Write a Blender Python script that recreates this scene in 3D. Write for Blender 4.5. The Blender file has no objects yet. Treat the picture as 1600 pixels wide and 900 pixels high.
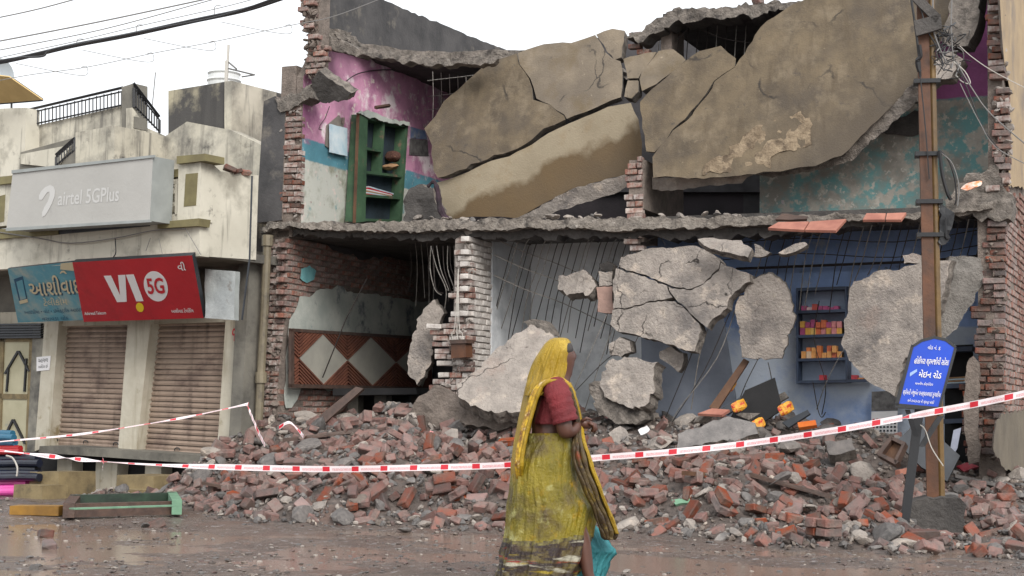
import bpy, bmesh, math, random
import numpy as np
from mathutils import Vector, Matrix, noise
from mathutils.geometry import delaunay_2d_cdt

# ------------------------------------------------------------------ camera, sky, sun, exposure
scene = bpy.context.scene
COL = scene.collection
R = random.Random(7)
LENS, CAM_H, PITCH, ROLL = 55.0, 1.15, math.atan(190 / 2444.4), 0.0175
FPX = 1600 * LENS / 36.0
CAM = Vector((0, 0, CAM_H))
cam_data = bpy.data.cameras.new('camera')
cam_data.lens = LENS
cam_data.sensor_width = 36.0
cam_data.clip_end = 3000
cam = bpy.data.objects.new('camera', cam_data)
COL.objects.link(cam)
CAMROT = (Matrix.Rotation(math.pi / 2 + PITCH, 4, 'X') @ Matrix.Rotation(ROLL, 4, 'Z'))
cam.matrix_world = Matrix.Translation(CAM) @ CAMROT
scene.camera = cam
CR3 = CAMROT.to_3x3()

SUN_EL, SUN_AZ = math.radians(36), math.radians(160)
world = bpy.data.worlds.new('World')
scene.world = world
world.use_nodes = True
wn = world.node_tree
wn.nodes.clear()
w_out = wn.nodes.new('ShaderNodeOutputWorld')
w_bg = wn.nodes.new('ShaderNodeBackground')
w_sky = wn.nodes.new('ShaderNodeTexSky')
w_sky.sky_type = 'NISHITA'
w_sky.sun_disc = False
w_sky.sun_elevation = SUN_EL
w_sky.sun_rotation = SUN_AZ
w_sky.dust_density = 6.0
w_mix = wn.nodes.new('ShaderNodeMix')
w_mix.data_type = 'RGBA'
w_mix.inputs[0].default_value = 0.93          # thick cloud: almost the whole sky is one even white
wn.links.new(w_sky.outputs[0], w_mix.inputs[6])
w_mix.inputs[7].default_value = (7.4, 7.6, 7.8, 1)
wn.links.new(w_mix.outputs[2], w_bg.inputs[0])
w_bg.inputs[1].default_value = 0.1
wn.links.new(w_bg.outputs[0], w_out.inputs[0])

sun_d = bpy.data.lights.new('sun', 'SUN')
sun_d.energy = 1.5
sun_d.angle = math.radians(28)
sun_d.color = (1, 0.97, 0.93)
sun = bpy.data.objects.new('sun', sun_d)
COL.objects.link(sun)
_sd = Vector((math.sin(SUN_AZ) * math.cos(SUN_EL), math.cos(SUN_AZ) * math.cos(SUN_EL), math.sin(SUN_EL)))
sun.rotation_euler = (-_sd).to_track_quat('-Z', 'Y').to_euler()
sun.location = _sd * 60

vs = scene.view_settings
vs.view_transform = 'Standard'
vs.look = 'None'
vs.exposure = 0.9
vs.gamma = 1
vs.use_curve_mapping = False
scene.cycles.max_bounces = 6
scene.cycles.diffuse_bounces = 3
scene.cycles.use_denoising = True

# ------------------------------------------------------------------ geometry helpers
def ray(px, py):
    return CR3 @ Vector(((px - 800) / FPX, (450 - py) / FPX, -1.0))

def on_plane(p, pt, n):
    d = ray(*p)
    return CAM + d * ((pt - CAM).dot(n) / d.dot(n))

def to_px(P):
    q = CR3.transposed() @ (P - CAM)
    return 800 + FPX * q.x / -q.z, 450 - FPX * q.y / -q.z, -q.z

def at_y(px, py, Y):
    d = ray(px, py)
    return CAM + d * (Y / d.y)

def at_z(px, py, z):
    d = ray(px, py)
    return CAM + d * ((z - CAM_H) / d.z)

class Frame:
    def __init__(s, px, Y, deg):
        a = math.radians(deg)
        s.U = Vector((math.cos(a), -math.sin(a), 0))
        s.V = Vector((math.sin(a), math.cos(a), 0))
        s.O = at_y(px, 640, Y)
        s.O.z = 0
    def P(s, u, v, z):
        return s.O + s.U * u + s.V * v + Vector((0, 0, z))
    def at_v(s, px, py, v):
        return on_plane((px, py), s.O + s.V * v, s.V)
    def at_u(s, px, py, u):
        return on_plane((px, py), s.O + s.U * u, s.U)
    def uv(s, P):
        q = P - s.O
        return q.dot(s.U), q.dot(s.V)
    def v(s, v):
        return (lambda p: s.at_v(p[0], p[1], v)), -s.V
    def u(s, u):
        return (lambda p: s.at_u(p[0], p[1], u)), s.U
    def tilt(s, u, v, z, yaw=0, lean=0):
        """plane through (u,v,z), facing the street; yaw turns it, lean > 0 tips its top backwards (degrees)"""
        n = -s.V.copy()
        n = Matrix.Rotation(math.radians(yaw), 3, 'Z') @ n
        ax = Vector((0, 0, 1)).cross(n).normalized()
        n = Matrix.Rotation(math.radians(-lean), 3, ax) @ n
        pt = s.P(u, v, z)
        return (lambda p: on_plane(p, pt, n)), n

MAIN = Frame(400, 20.5, 24)       # the collapsed building
SHOP = Frame(375, 20.3, 34)       # the shop building beside it

ROOTLOC = {}
def srgb(c):
    return tuple((x / 255 / 12.92 if x <= 10.3 else ((x / 255 + .055) / 1.055) ** 2.4) for x in c[:3]) + (1,)

def tag(o, label=None, cat=None, group=None, kind=None):
    if label: o['label'] = label
    if cat: o['category'] = cat
    if group: o['group'] = group
    if kind or cat: o['kind'] = kind or 'thing'
    return o

def thing(name, label, cat, loc, group=None):
    o = bpy.data.objects.new(name, None)
    o.empty_display_size = .1
    COL.objects.link(o)
    o.location = loc
    ROOTLOC[o.name] = Vector(loc)
    return tag(o, label, cat, group, 'thing')

def mk(name, verts, faces, mats, parent=None, midx=None, smooth=False, label=None, cat=None, group=None, kind=None, base=True):
    """one mesh object from world-space vertices"""
    verts = [Vector(v) for v in verts]
    if parent is not None:
        off = ROOTLOC[parent.name]
    elif base and verts:
        n = len(verts)
        off = Vector((sum(v.x for v in verts) / n, sum(v.y for v in verts) / n, min(v.z for v in verts)))
    else:
        off = Vector((0, 0, 0))
    me = bpy.data.meshes.new(name)
    me.from_pydata([tuple(v - off) for v in verts], [], faces)
    if not isinstance(mats, (list, tuple)): mats = [mats]
    for m in mats: me.materials.append(m)
    if midx: me.polygons.foreach_set('material_index', midx)
    if smooth is True:
        me.polygons.foreach_set('use_smooth', [True] * len(me.polygons))
    elif smooth:
        me.polygons.foreach_set('use_smooth', smooth)
    me.update()
    o = bpy.data.objects.new(name, me)
    COL.objects.link(o)
    if parent is not None:
        o.parent = parent
    else:
        o.location = off
    ROOTLOC[o.name] = off
    return tag(o, label, cat, group, kind)

class MB:
    """collects simple shapes for one mesh"""
    def __init__(s): s.v, s.f, s.m = [], [], []
    def add(s, v, f, m=0):
        b = len(s.v)
        s.v += [Vector(x) for x in v]
        s.f += [tuple(b + i for i in q) for q in f]
        s.m += [m] * len(f)
        return s
    def hexa(s, p, m=0):
        """8 points: bottom ring 0-3, top ring 4-7"""
        return s.add(p, [(0, 3, 2, 1), (4, 5, 6, 7), (0, 1, 5, 4), (1, 2, 6, 5), (2, 3, 7, 6), (3, 0, 4, 7)], m)
    def box(s, fr, u0, u1, v0, v1, z0, z1, m=0):
        return s.hexa([fr.P(u0, v0, z0), fr.P(u1, v0, z0), fr.P(u1, v1, z0), fr.P(u0, v1, z0),
                       fr.P(u0, v0, z1), fr.P(u1, v0, z1), fr.P(u1, v1, z1), fr.P(u0, v1, z1)], m)
    def prism(s, pts, off, m=0, m2=None):
        """polygon pts pushed by vector off"""
        n = len(pts)
        a = [Vector(p) for p in pts]
        b = [p + off for p in a]
        s.add(a + b, [tuple(range(n)), tuple(range(2 * n - 1, n - 1, -1))], m)
        s.f += [tuple(len(s.v) - 2 * n + q for q in (i, i + n, (i + 1) % n + n, (i + 1) % n)) for i in range(n)]
        s.m += [m if m2 is None else m2] * n
        return s
    def tube(s, pts, r, k=5, m=0, caps=True):
        pts = [Vector(p) for p in pts]
        b = len(s.v)
        n = len(pts)
        up = Vector((.13, .31, .94))
        for i, p in enumerate(pts):
            t = (pts[min(i + 1, n - 1)] - pts[max(i - 1, 0)]).normalized()
            a = t.cross(up)
            if a.length < .05: a = t.cross(Vector((1, 0, 0)))
            a.normalize()
            c = t.cross(a)
            rr = r[i] if isinstance(r, (list, tuple)) else r
            for j in range(k):
                q = 2 * math.pi * j / k
                s.v.append(p + a * (rr * math.cos(q)) + c * (rr * math.sin(q)))
        for i in range(n - 1):
            for j in range(k):
                s.f.append((b + i * k + j, b + i * k + (j + 1) % k, b + (i + 1) * k + (j + 1) % k, b + (i + 1) * k + j))
                s.m.append(m)
        if caps:
            s.f.append(tuple(b + j for j in range(k - 1, -1, -1)))
            s.f.append(tuple(b + (n - 1) * k + j for j in range(k)))
            s.m += [m, m]
        return s
    def done(s, name, mats, parent=None, **k):
        return mk(name, s.v, s.f, mats, parent, midx=s.m, **k)

def catmull(P, n=6):
    P = [Vector(p) for p in P]
    out = []
    for i in range(len(P) - 1):
        p0, p1, p2, p3 = P[max(i - 1, 0)], P[i], P[i + 1], P[min(i + 2, len(P) - 1)]
        for k in range(n):
            t = k / n
            out.append(.5 * ((2 * p1) + (p2 - p0) * t + (2 * p0 - 5 * p1 + 4 * p2 - p3) * t * t + (3 * p1 - p0 - 3 * p2 + p3) * t ** 3))
    out.append(P[-1])
    return out

def inside(x, y, poly):
    c = False
    j = len(poly) - 1
    for i in range(len(poly)):
        xi, yi = poly[i]
        xj, yj = poly[j]
        if (yi > y) != (yj > y) and x < (xj - xi) * (y - yi) / (yj - yi) + xi: c = not c
        j = i
    return c

SEED = [0]
def chunk(name, pix, plane, thick, mats, parent=None, res=.09, jit=.03, bump=.015, bow=0.0, taper=0.06, world_pts=False, grow=0.0, **k):
    """a slab of broken material: front outline given in photograph pixels on a real plane, ragged rim, rough broken sides, real thickness"""
    fn, n = plane
    SEED[0] += 1
    sd = SEED[0] * 13.7
    P = [Vector(p) for p in pix] if world_pts else [fn(p) for p in pix]
    n = n.normalized()
    if n.dot(CAM - P[0]) < 0: n = -n
    c = sum(P, Vector()) / len(P)
    e1 = Vector((0, 0, 1)).cross(n)
    if e1.length < .1: e1 = Vector((1, 0, 0)).cross(n)
    e1.normalize()
    e2 = n.cross(e1)
    Q = [((p - c).dot(e1), (p - c).dot(e2)) for p in P]
    area = sum(Q[i][0] * Q[(i + 1) % len(Q)][1] - Q[(i + 1) % len(Q)][0] * Q[i][1] for i in range(len(Q)))
    if area < 0: Q.reverse()
    B = []
    for i in range(len(Q)):
        a, b = Vector(Q[i]), Vector(Q[(i + 1) % len(Q)])
        L = (b - a).length
        m = max(1, int(L / (res * .75)))
        pr = Vector((-(b - a).y, (b - a).x)) / max(L, 1e-6)
        for j in range(m):
            t = j / m
            q = a.lerp(b, t) - pr * grow
            if jit:
                # the same noise field for every piece, so that both sides of a crack fit together
                p = c + e1 * q.x + e2 * q.y
                w = [sum(noise.noise(Vector((p.x * f + o, p.y * f, p.z * f))) * g for f, g in ((3.5, .8), (10, .8), (24, .6))) for o in (0, 50)]
                q = q + Vector(w) * (jit * 1.25)
            B.append((q.x, q.y))
    xs, ys = [q[0] for q in B], [q[1] for q in B]
    pts = list(B)
    nb = len(B)
    y = min(ys) + res * .5
    row = 0
    BA = np.array(B)
    while y < max(ys):
        x = min(xs) + res * (.25 + .5 * (row % 2))
        while x < max(xs):
            X, Y = x + R.uniform(-.2, .2) * res, y + R.uniform(-.2, .2) * res
            if inside(X, Y, B) and ((BA[:, 0] - X) ** 2 + (BA[:, 1] - Y) ** 2).min() > (res * .45) ** 2:
                pts.append((X, Y))
            x += res
        y += res * .87
        row += 1
    cv, _, cf, _, _, _ = delaunay_2d_cdt([Vector(p) for p in pts], [(i, (i + 1) % nb) for i in range(nb)], [], 1, 1e-6)
    size = max(max(xs) - min(xs), .1)
    V, Fc, mi, sm = [], [], [], []
    def lift(q):
        w = noise.noise(Vector((q[0] * 2.2, q[1] * 2.2, sd))) * .9 + noise.noise(Vector((q[0] * 6, q[1] * 6, sd))) * .55
        if bump >= .02: w += noise.noise(Vector((q[0] * 15, q[1] * 15, sd))) * .45 + .5 * max(0, noise.noise(Vector((q[0] * 3.1, q[1] * 3.1, sd + 3))) - .12)
        return bump * w + bow * (1 - (2 * q[0] / size) ** 2)
    for q in cv:
        V.append(c + e1 * q.x + e2 * q.y + n * lift(q))
    for f in cf:
        Fc.append(tuple(f))
        mi.append(0)
        sm.append(bump < .02)
    nf = len(V)
    for q in cv:
        V.append(c + e1 * q.x * (1 - taper) + e2 * q.y * (1 - taper) - n * (thick - lift(q)))
    for f in cf:
        Fc.append(tuple(nf + i for i in reversed(f)))
        mi.append(1)
        sm.append(False)
    rings = []
    for rr in range(4):
        t = rr / 3
        ring = []
        for i, q in enumerate(B):
            s = 1 - taper * t
            w = noise.noise(Vector((q[0] * 9, q[1] * 9, sd + t * 7))) * jit * .9 if 0 < rr < 3 else 0
            qq = Vector(q) * (s + w)
            d = -thick * t + (lift(q) if rr in (0, 3) else lift(q) * .5 + R.uniform(-.15, .15) * min(thick, .1))
            ring.append(len(V))
            V.append(c + e1 * qq.x + e2 * qq.y + n * d)
        rings.append(ring)
    for rr in range(3):
        for i in range(nb):
            j = (i + 1) % nb
            Fc.append((rings[rr][i], rings[rr + 1][i], rings[rr + 1][j], rings[rr][j]))
            mi.append(1)
            sm.append(False)
    if not isinstance(mats, (list, tuple)): mats = [mats, mats]
    return mk(name, V, Fc, list(mats), parent, midx=mi, smooth=sm, **k)

def plate(name, pix, plane, thick, mats, parent=None, **k):
    """clean-edged plate"""
    fn, n = plane
    P = [fn(p) for p in pix]
    n = n.normalized()
    if n.dot(CAM - P[0]) < 0: n = -n
    b = MB()
    nn = sum(((P[i] - P[0]).cross(P[i + 1] - P[0]) for i in range(1, len(P) - 1)), Vector())
    if nn.dot(n) < 0: P.reverse()
    b.prism(P, -n * thick, 0, 1 if isinstance(mats, (list, tuple)) and len(mats) > 1 else 0)
    return b.done(name, mats, parent, **k)

# brick shapes, shared by every brick
def brick_mesh(name, L, W, H, seed, rough=.008, bev=.008, broken=False):
    r = random.Random(seed)
    bm = bmesh.new()
    bmesh.ops.create_cube(bm, size=1)
    for v in bm.verts:
        v.co = Vector((v.co.x * L, v.co.y * W, v.co.z * H))
        if broken and v.co.x > 0: v.co.x *= r.uniform(.45, 1.0)
        v.co += Vector([r.uniform(-rough, rough) for _ in range(3)])
    bmesh.ops.bevel(bm, geom=bm.edges[:], offset=bev, segments=1, affect='EDGES', profile=.6)
    bmesh.ops.triangulate(bm, faces=bm.faces[:])
    for v in bm.verts: v.co += Vector([r.uniform(-.003, .003) for _ in range(3)])
    me = bpy.data.meshes.new(name)
    bm.to_mesh(me)
    bm.free()
    return me

def rock_mesh(name, seed, sub=2, flat=.7):
    r = random.Random(seed)
    bm = bmesh.new()
    bmesh.ops.create_icosphere(bm, subdivisions=sub, radius=.5)
    planes = [(Vector((r.gauss(0, 1), r.gauss(0, 1), r.gauss(0, 1))).normalized(), r.uniform(.22, .4)) for _ in range(9)]
    for v in bm.verts:
        for n, d in planes:
            e = v.co.dot(n) - d
            if e > 0: v.co -= n * e
        v.co *= 1 + .12 * noise.noise(v.co * 5 + Vector((seed, 0, 0)))
        v.co.z *= flat
    me = bpy.data.meshes.new(name)
    bm.to_mesh(me)
    bm.free()
    return me
# ------------------------------------------------------------------ materials (all procedural)
MATS = {}
def mat(name, c1, c2=None, scale=3.0, rough=.85, bump=.3, bscale=25, bdist=.02, patch=None, streak=None, rand=0.0, spec=.5, metal=0, detail=8, coords='Object', layers=(), cracks=None, wrinkle=0.0, bands=()):
    """c1/c2 mottled by noise; patch=(colour, scale, threshold, softness); streak=(colour, amount); layers = more patches"""
    m = bpy.data.materials.new(name)
    m.use_nodes = True
    nt = m.node_tree
    nd, ln = nt.nodes, nt.links
    bs = nd['Principled BSDF']
    bs.inputs['Roughness'].default_value = rough
    bs.inputs['Metallic'].default_value = metal
    bs.inputs['Specular IOR Level'].default_value = spec
    tc = nd.new('ShaderNodeTexCoord')
    if coords == 'World':
        g = nd.new('ShaderNodeNewGeometry')
        co = g.outputs['Position']
    else:
        co = tc.outputs[coords]
    def noise_n(sc, det=detail, rg=.6, vec=None):
        n = nd.new('ShaderNodeTexNoise')
        n.inputs['Scale'].default_value = sc
        n.inputs['Detail'].default_value = det
        n.inputs['Roughness'].default_value = rg
        ln.new(vec or co, n.inputs['Vector'])
        return n.outputs[0]
    def ramp(src, a, b):
        r = nd.new('ShaderNodeMapRange')
        r.inputs[1].default_value = a
        r.inputs[2].default_value = b
        ln.new(src, r.inputs[0])
        return r.outputs[0]
    def mix(f, a, b):
        x = nd.new('ShaderNodeMix')
        x.data_type = 'RGBA'
        if isinstance(f, float): x.inputs[0].default_value = f
        else: ln.new(f, x.inputs[0])
        for i, q in ((6, a), (7, b)):
            if isinstance(q, tuple): x.inputs[i].default_value = q
            else: ln.new(q, x.inputs[i])
        return x.outputs[2]
    col = srgb(c1)
    if c2: col = mix(ramp(noise_n(scale), .35, .65), srgb(c1), srgb(c2))
    for (pc, ps, th, so) in ([patch] if patch else []) + list(layers):
        col = mix(ramp(noise_n(ps, 10, .65), th - so, th + so), col, srgb(pc))
    for i, (pc, th, so) in enumerate(bands):
        mp3 = nd.new('ShaderNodeMapping')
        mp3.inputs['Scale'].default_value = (2.2, 2.2, 17)
        mp3.inputs['Location'].default_value = (i * 3.1, 0, i * 1.7)
        mp3.inputs['Rotation'].default_value = (0, .12, 0)
        ln.new(co, mp3.inputs[0])
        col = mix(ramp(noise_n(1.6, 6, .55, mp3.outputs[0]), th - so, th + so), col, srgb(pc))
    if cracks:
        # hairline cracks: edges of large distorted cells, broken up so that only some show
        w = nd.new('ShaderNodeTexNoise')
        w.inputs['Scale'].default_value = 2.5
        w.inputs['Detail'].default_value = 8
        ln.new(co, w.inputs['Vector'])
        ad = nd.new('ShaderNodeVectorMath')
        ad.operation = 'MULTIPLY_ADD'
        ln.new(w.outputs['Color'], ad.inputs[0])
        ad.inputs[1].default_value = (.55, .55, .55)
        ln.new(co, ad.inputs[2])
        vo = nd.new('ShaderNodeTexVoronoi')
        vo.feature = 'DISTANCE_TO_EDGE'
        vo.inputs['Scale'].default_value = cracks[1]
        ln.new(ad.outputs[0], vo.inputs['Vector'])
        mu = nd.new('ShaderNodeMath')
        mu.operation = 'MULTIPLY'
        ln.new(ramp(vo.outputs['Distance'], .011, .003), mu.inputs[0])
        ln.new(ramp(noise_n(1.1, 3), .5, .56), mu.inputs[1])
        col = mix(mu.outputs[0], col, srgb(cracks[0]))
    if streak:
        mp = nd.new('ShaderNodeMapping')
        mp.inputs['Scale'].default_value = (5, 5, .5)
        ln.new(co, mp.inputs[0])
        col = mix(ramp(noise_n(1.6, 6, .6, mp.outputs[0]), .62 - streak[1] * .3, .75), col, srgb(streak[0]))
    if rand:
        oi = nd.new('ShaderNodeObjectInfo')
        hs = nd.new('ShaderNodeHueSaturation')
        ln.new(col, hs.inputs['Color'])
        ln.new(ramp(oi.outputs['Random'], -.0, 1.0), hs.inputs['Value'])
        mr = hs.inputs['Value'].links[0].from_node
        mr.inputs[3].default_value = 1 - rand
        mr.inputs[4].default_value = 1 + rand
        mul = nd.new('ShaderNodeMath')
        mul.operation = 'MULTIPLY'
        mul.inputs[1].default_value = 7.31
        fr = nd.new('ShaderNodeMath')
        fr.operation = 'FRACT'
        ln.new(oi.outputs['Random'], mul.inputs[0])
        ln.new(mul.outputs[0], fr.inputs[0])
        ln.new(ramp(fr.outputs[0], 0, 1), hs.inputs['Saturation'])
        ms = hs.inputs['Saturation'].links[0].from_node
        ms.inputs[3].default_value = 1 - rand * 1.2
        ms.inputs[4].default_value = 1 + rand * .6
        col = hs.outputs[0]
    if isinstance(col, tuple): bs.inputs['Base Color'].default_value = col
    else: ln.new(col, bs.inputs['Base Color'])
    if bump:
        b = nd.new('ShaderNodeBump')
        b.inputs['Strength'].default_value = bump
        b.inputs['Distance'].default_value = bdist
        hgt = noise_n(bscale, 10, .65)
        if wrinkle:
            mp2 = nd.new('ShaderNodeMapping')
            mp2.inputs['Scale'].default_value = (9, 9, 2.2)
            mp2.inputs['Rotation'].default_value = (.25, .35, 0)
            ln.new(co, mp2.inputs[0])
            a2 = nd.new('ShaderNodeMath')
            a2.operation = 'MULTIPLY_ADD'
            ln.new(noise_n(2.2, 5, .5, mp2.outputs[0]), a2.inputs[0])
            a2.inputs[1].default_value = wrinkle
            ln.new(hgt, a2.inputs[2])
            hgt = a2.outputs[0]
        ln.new(hgt, b.inputs['Height'])
        ln.new(b.outputs[0], bs.inputs['Normal'])
    MATS[name] = m
    m['x'] = 1
    return m

def banded(name, bands, zs, peel, rough=.8, peel_th=.6, peel_scale=2.2, shade_plaster=None):
    """painted wall: bands of paint changing at the heights zs (world metres), paint peeled off in patches"""
    m = mat(name, bands[0], None, rough=rough, bump=.35, bscale=18, coords='World')
    nt = m.node_tree
    nd, ln = nt.nodes, nt.links
    bs = nd['Principled BSDF']
    g = nd.new('ShaderNodeNewGeometry')
    sep = nd.new('ShaderNodeSeparateXYZ')
    ln.new(g.outputs['Position'], sep.inputs[0])
    def nz(sc, d=10, r=.65):
        n = nd.new('ShaderNodeTexNoise')
        n.inputs['Scale'].default_value = sc
        n.inputs['Detail'].default_value = d
        n.inputs['Roughness'].default_value = r
        ln.new(g.outputs['Position'], n.inputs['Vector'])
        return n.outputs[0]
    wob = nd.new('ShaderNodeMath')
    wob.operation = 'MULTIPLY_ADD'
    wob.inputs[1].default_value = .05
    ln.new(nz(9), wob.inputs[0])
    ln.new(sep.outputs[2], wob.inputs[2])
    def rmp(src, a, b):
        r = nd.new('ShaderNodeMapRange')
        r.inputs[1].default_value = a
        r.inputs[2].default_value = b
        ln.new(src, r.inputs[0])
        return r.outputs[0]
    def mix(f, a, b):
        x = nd.new('ShaderNodeMix')
        x.data_type = 'RGBA'
        ln.new(f, x.inputs[0])
        for i, q in ((6, a), (7, b)):
            if isinstance(q, tuple): x.inputs[i].default_value = q
            else: ln.new(q, x.inputs[i])
        return x.outputs[2]
    col = srgb(bands[0])
    for z, c in zip(zs, bands[1:]):
        c2 = mix(rmp(nz(1.7), .35, .65), srgb(c), srgb(tuple(x * .8 for x in c)))
        col = mix(rmp(wob.outputs[0], z + .015, z + .035), col, c2)
    for (pc, sc, th, so, *zm) in peel:
        f = rmp(nz(sc), th - so, th + so)
        if zm:
            below = rmp(wob.outputs[0], zm[0] + .03, zm[0]) if zm[0] > 0 else rmp(wob.outputs[0], -zm[0], -zm[0] + .03)
            x = nd.new('ShaderNodeMath')
            x.operation = 'MULTIPLY'
            ln.new(f, x.inputs[0])
            ln.new(below, x.inputs[1])
            f = x.outputs[0]
        col = mix(f, col, srgb(pc))
    ln.new(col, bs.inputs['Base Color'])
    return m

ochre = mat('ochre_weathered_render', (113, 99, 78), (80, 70, 57), 2.6, .8, .6, 45, .015, patch=((78, 70, 62), .8, .57, .1), coords='World', layers=[((124, 111, 92), 3.3, .62, .1), ((66, 60, 55), 6, .68, .06), ((140, 127, 106), 11, .7, .04)], streak=((82, 70, 54), .3), cracks=((52, 46, 40), .55))
ochre_pale = mat('pale_weathered_render', (136, 123, 105), (106, 96, 83), 2.2, .8, .6, 45, .015, patch=((104, 94, 82), 1.0, .58, .1), coords='World', layers=[((104, 90, 68), 2.1, .6, .1), ((84, 76, 68), 7, .68, .05), ((156, 142, 122), 12, .69, .03)], cracks=((60, 54, 48), .7))
cream_band = mat('cream_render_with_brown_damp', (160, 148, 126), (144, 132, 111), 1.6, .8, .5, 45, .012, patch=((142, 124, 96), 2.2, .62, .08), coords='World', layers=[((120, 106, 86), 9, .69, .04)], cracks=((84, 74, 60), .6))
concrete = mat('broken_concrete', (172, 162, 153), (142, 134, 127), 5, .9, 1.0, 30, .035, patch=((118, 112, 108), 1.7, .6, .07), coords='World', layers=[((194, 180, 166), 4, .62, .06), ((104, 96, 90), 14, .66, .04), ((152, 138, 129), 2.2, .64, .06)], cracks=((66, 60, 56), 1.1))
aggregate = mat('rough_aggregate', (150, 141, 132), (100, 94, 88), 10, .95, 1.0, 40, .05, patch=((74, 69, 66), 6, .6, .06), coords='World')
dark_concrete = mat('dark_grey_concrete', (84, 80, 77), (60, 57, 55), 4, .8, .8, 26, .03, coords='World')  # darker grey concrete, also used on soffits and slab undersides
mould = mat('black_moulded_render', (78, 76, 76), (56, 55, 56), 2.5, .85, .5, 20, .02, patch=((112, 106, 98), 2.2, .64, .07), coords='World')
shade_plaster = mat('shade_dark_plaster', (78, 76, 78), (54, 53, 55), 2.5, .9, .4, 20, coords='World')  # gloom of the rooms put into the plaster colour
grey_wall = mat('grey_plaster', (228, 229, 230), (208, 211, 213), 1.4, .7, .25, 18, patch=((150, 154, 158), 1.3, .6, .1), coords='World')
brick_red = mat('red_brick', (126, 72, 56), (92, 56, 47), 9, .6, .9, 45, .012, patch=((112, 92, 82), 6, .52, .1), rand=.45, layers=[((84, 66, 60), 11, .6, .06), ((172, 156, 144), 8, .7, .04)])
brick_dull = mat('dull_wall_brick', (138, 98, 86), (114, 84, 76), 12, .85, .8, 50, .012, patch=((158, 144, 134), 8, .57, .08), rand=.25, layers=[((88, 74, 70), 6, .64, .06)])
brick_white = mat('limewashed_brick', (178, 168, 161), (150, 136, 128), 9, .85, .8, 50, .012, patch=((128, 92, 82), 7, .58, .08), rand=.2, layers=[((110, 100, 94), 9, .66, .05)])
mortar = mat('old_mortar', (134, 122, 113), (104, 95, 88), 7, .95, 1.0, 35, .03, coords='World')
mortar_white = mat('pale_mortar', (172, 164, 157), (136, 127, 120), 7, .95, 1.0, 35, .03, coords='World')
plaster_old = mat('old_grey_green_plaster', (186, 188, 180), (156, 162, 156), 2.5, .85, .4, 25, patch=((96, 104, 108), 3, .6, .06), coords='World', layers=[((88, 118, 128), 4, .7, .04)])
stone_grey = mat('wet_stone', (116, 110, 106), (86, 82, 80), 7, .6, .8, 25, .02, patch=((146, 138, 130), 4, .64, .06), rand=.28)
grit = mat('wet_grit', (124, 112, 105), (90, 81, 76), 13, .65, 1.0, 60, .05, patch=((132, 106, 94), 3, .62, .08), coords='World', layers=[((64, 60, 58), 6, .66, .05)])
rebar_pale = mat('bare_steel', (150, 146, 140), (110, 104, 98), 30, .5, .2, 60, .003, metal=.2)
rebar_m = mat('rusty_steel', (62, 54, 50), (44, 40, 39), 30, .6, .3, 60, .003, metal=.3)
wire_m = mat('black_cable', (34, 34, 36), None, rough=.5, bump=0)
wire_grey = mat('grey_wire', (120, 118, 116), None, rough=.5, bump=0)
wire_pale = mat('pale_wire', (186, 182, 174), None, rough=.5, bump=0)
cream = mat('cream_wall_paint', (206, 201, 186), (190, 185, 170), 1.3, .8, .25, 22, .01, patch=((150, 145, 132), 2.1, .6, .1), streak=((128, 123, 112), .2), layers=[((112, 108, 100), 5, .68, .06)], coords='World')
cream_dirty = mat('cream_paint_streaked_with_mould', (202, 196, 180), (180, 174, 158), 1.3, .85, .3, 22, .01, patch=((116, 113, 106), 1.7, .58, .12), streak=((96, 93, 88), .35), layers=[((80, 78, 75), 4, .66, .08)], coords='World')
olive = mat('olive_trim_paint', (128, 120, 84), (106, 98, 70), 4, .8, .3, 25, .01, coords='World')
grey_concrete_paint = mat('stained_grey_wall', (128, 124, 114), (102, 99, 92), 2, .85, .35, 22, .015, patch=((62, 60, 58), 1.4, .6, .1), coords='World')
shutter_m = mat('brown_shutter_paint', (166, 146, 130), (150, 131, 117), 3, .55, .25, 6, .02, patch=((112, 94, 86), 2.2, .6, .08), streak=((104, 88, 80), .35), layers=[((92, 74, 62), 11, .7, .03)], coords='World')
white_pillar = mat('flaking_white_pillar', (198, 192, 176), (180, 172, 154), 3, .8, .35, 22, .012, patch=((136, 122, 92), 2.6, .64, .05), streak=((150, 140, 118), .3), coords='World')
step_m = mat('mossy_step_cement', (142, 126, 92), (112, 98, 72), 4, .8, .5, 30, .015, patch=((78, 72, 58), 3, .62, .07), coords='World')
void_m = mat('dark_recess', (40, 39, 40), (30, 30, 31), 4, .9, .2, 20)  # near-black standing for shade in recesses; also used on black things
iron_black = mat('black_iron', (30, 31, 34), None, rough=.45, bump=.1, bscale=40)
sign_grey = mat('faded_sign_sheet', (174, 172, 167), (164, 162, 157), .9, .4, .3, 3, .03, patch=((148, 146, 142), 2, .68, .05))
sign_white = mat('faded_white_print', (187, 186, 183), None, rough=.4, bump=0)
tin = mat('weathered_tin_side', (150, 154, 152), (136, 140, 138), 4, .45, .15, 30, .005, patch=((124, 92, 62), 3, .7, .03))
red_sign = mat('red_sign_sheet', (186, 34, 44), (170, 30, 40), 1.5, .35, .25, 3.5, .03, patch=((150, 30, 38), 2.5, .64, .08))
white_print = mat('white_print', (226, 224, 224), None, rough=.4, bump=0)
yellow_print = mat('yellow_print', (226, 196, 34), None, rough=.4, bump=0)
red_print = mat('red_print', (190, 30, 44), None, rough=.4, bump=0)
teal_sign = mat('blue_sign_sheet', (58, 126, 150), (96, 154, 168), 1.2, .35, .06, 10, .01, patch=((168, 172, 160), 1.4, .63, .08), coords='Object')
teal_dark = mat('dark_teal_print', (30, 76, 104), None, rough=.4, bump=0)
beige_print = mat('beige_print', (200, 188, 156), None, rough=.4, bump=0)
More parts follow.
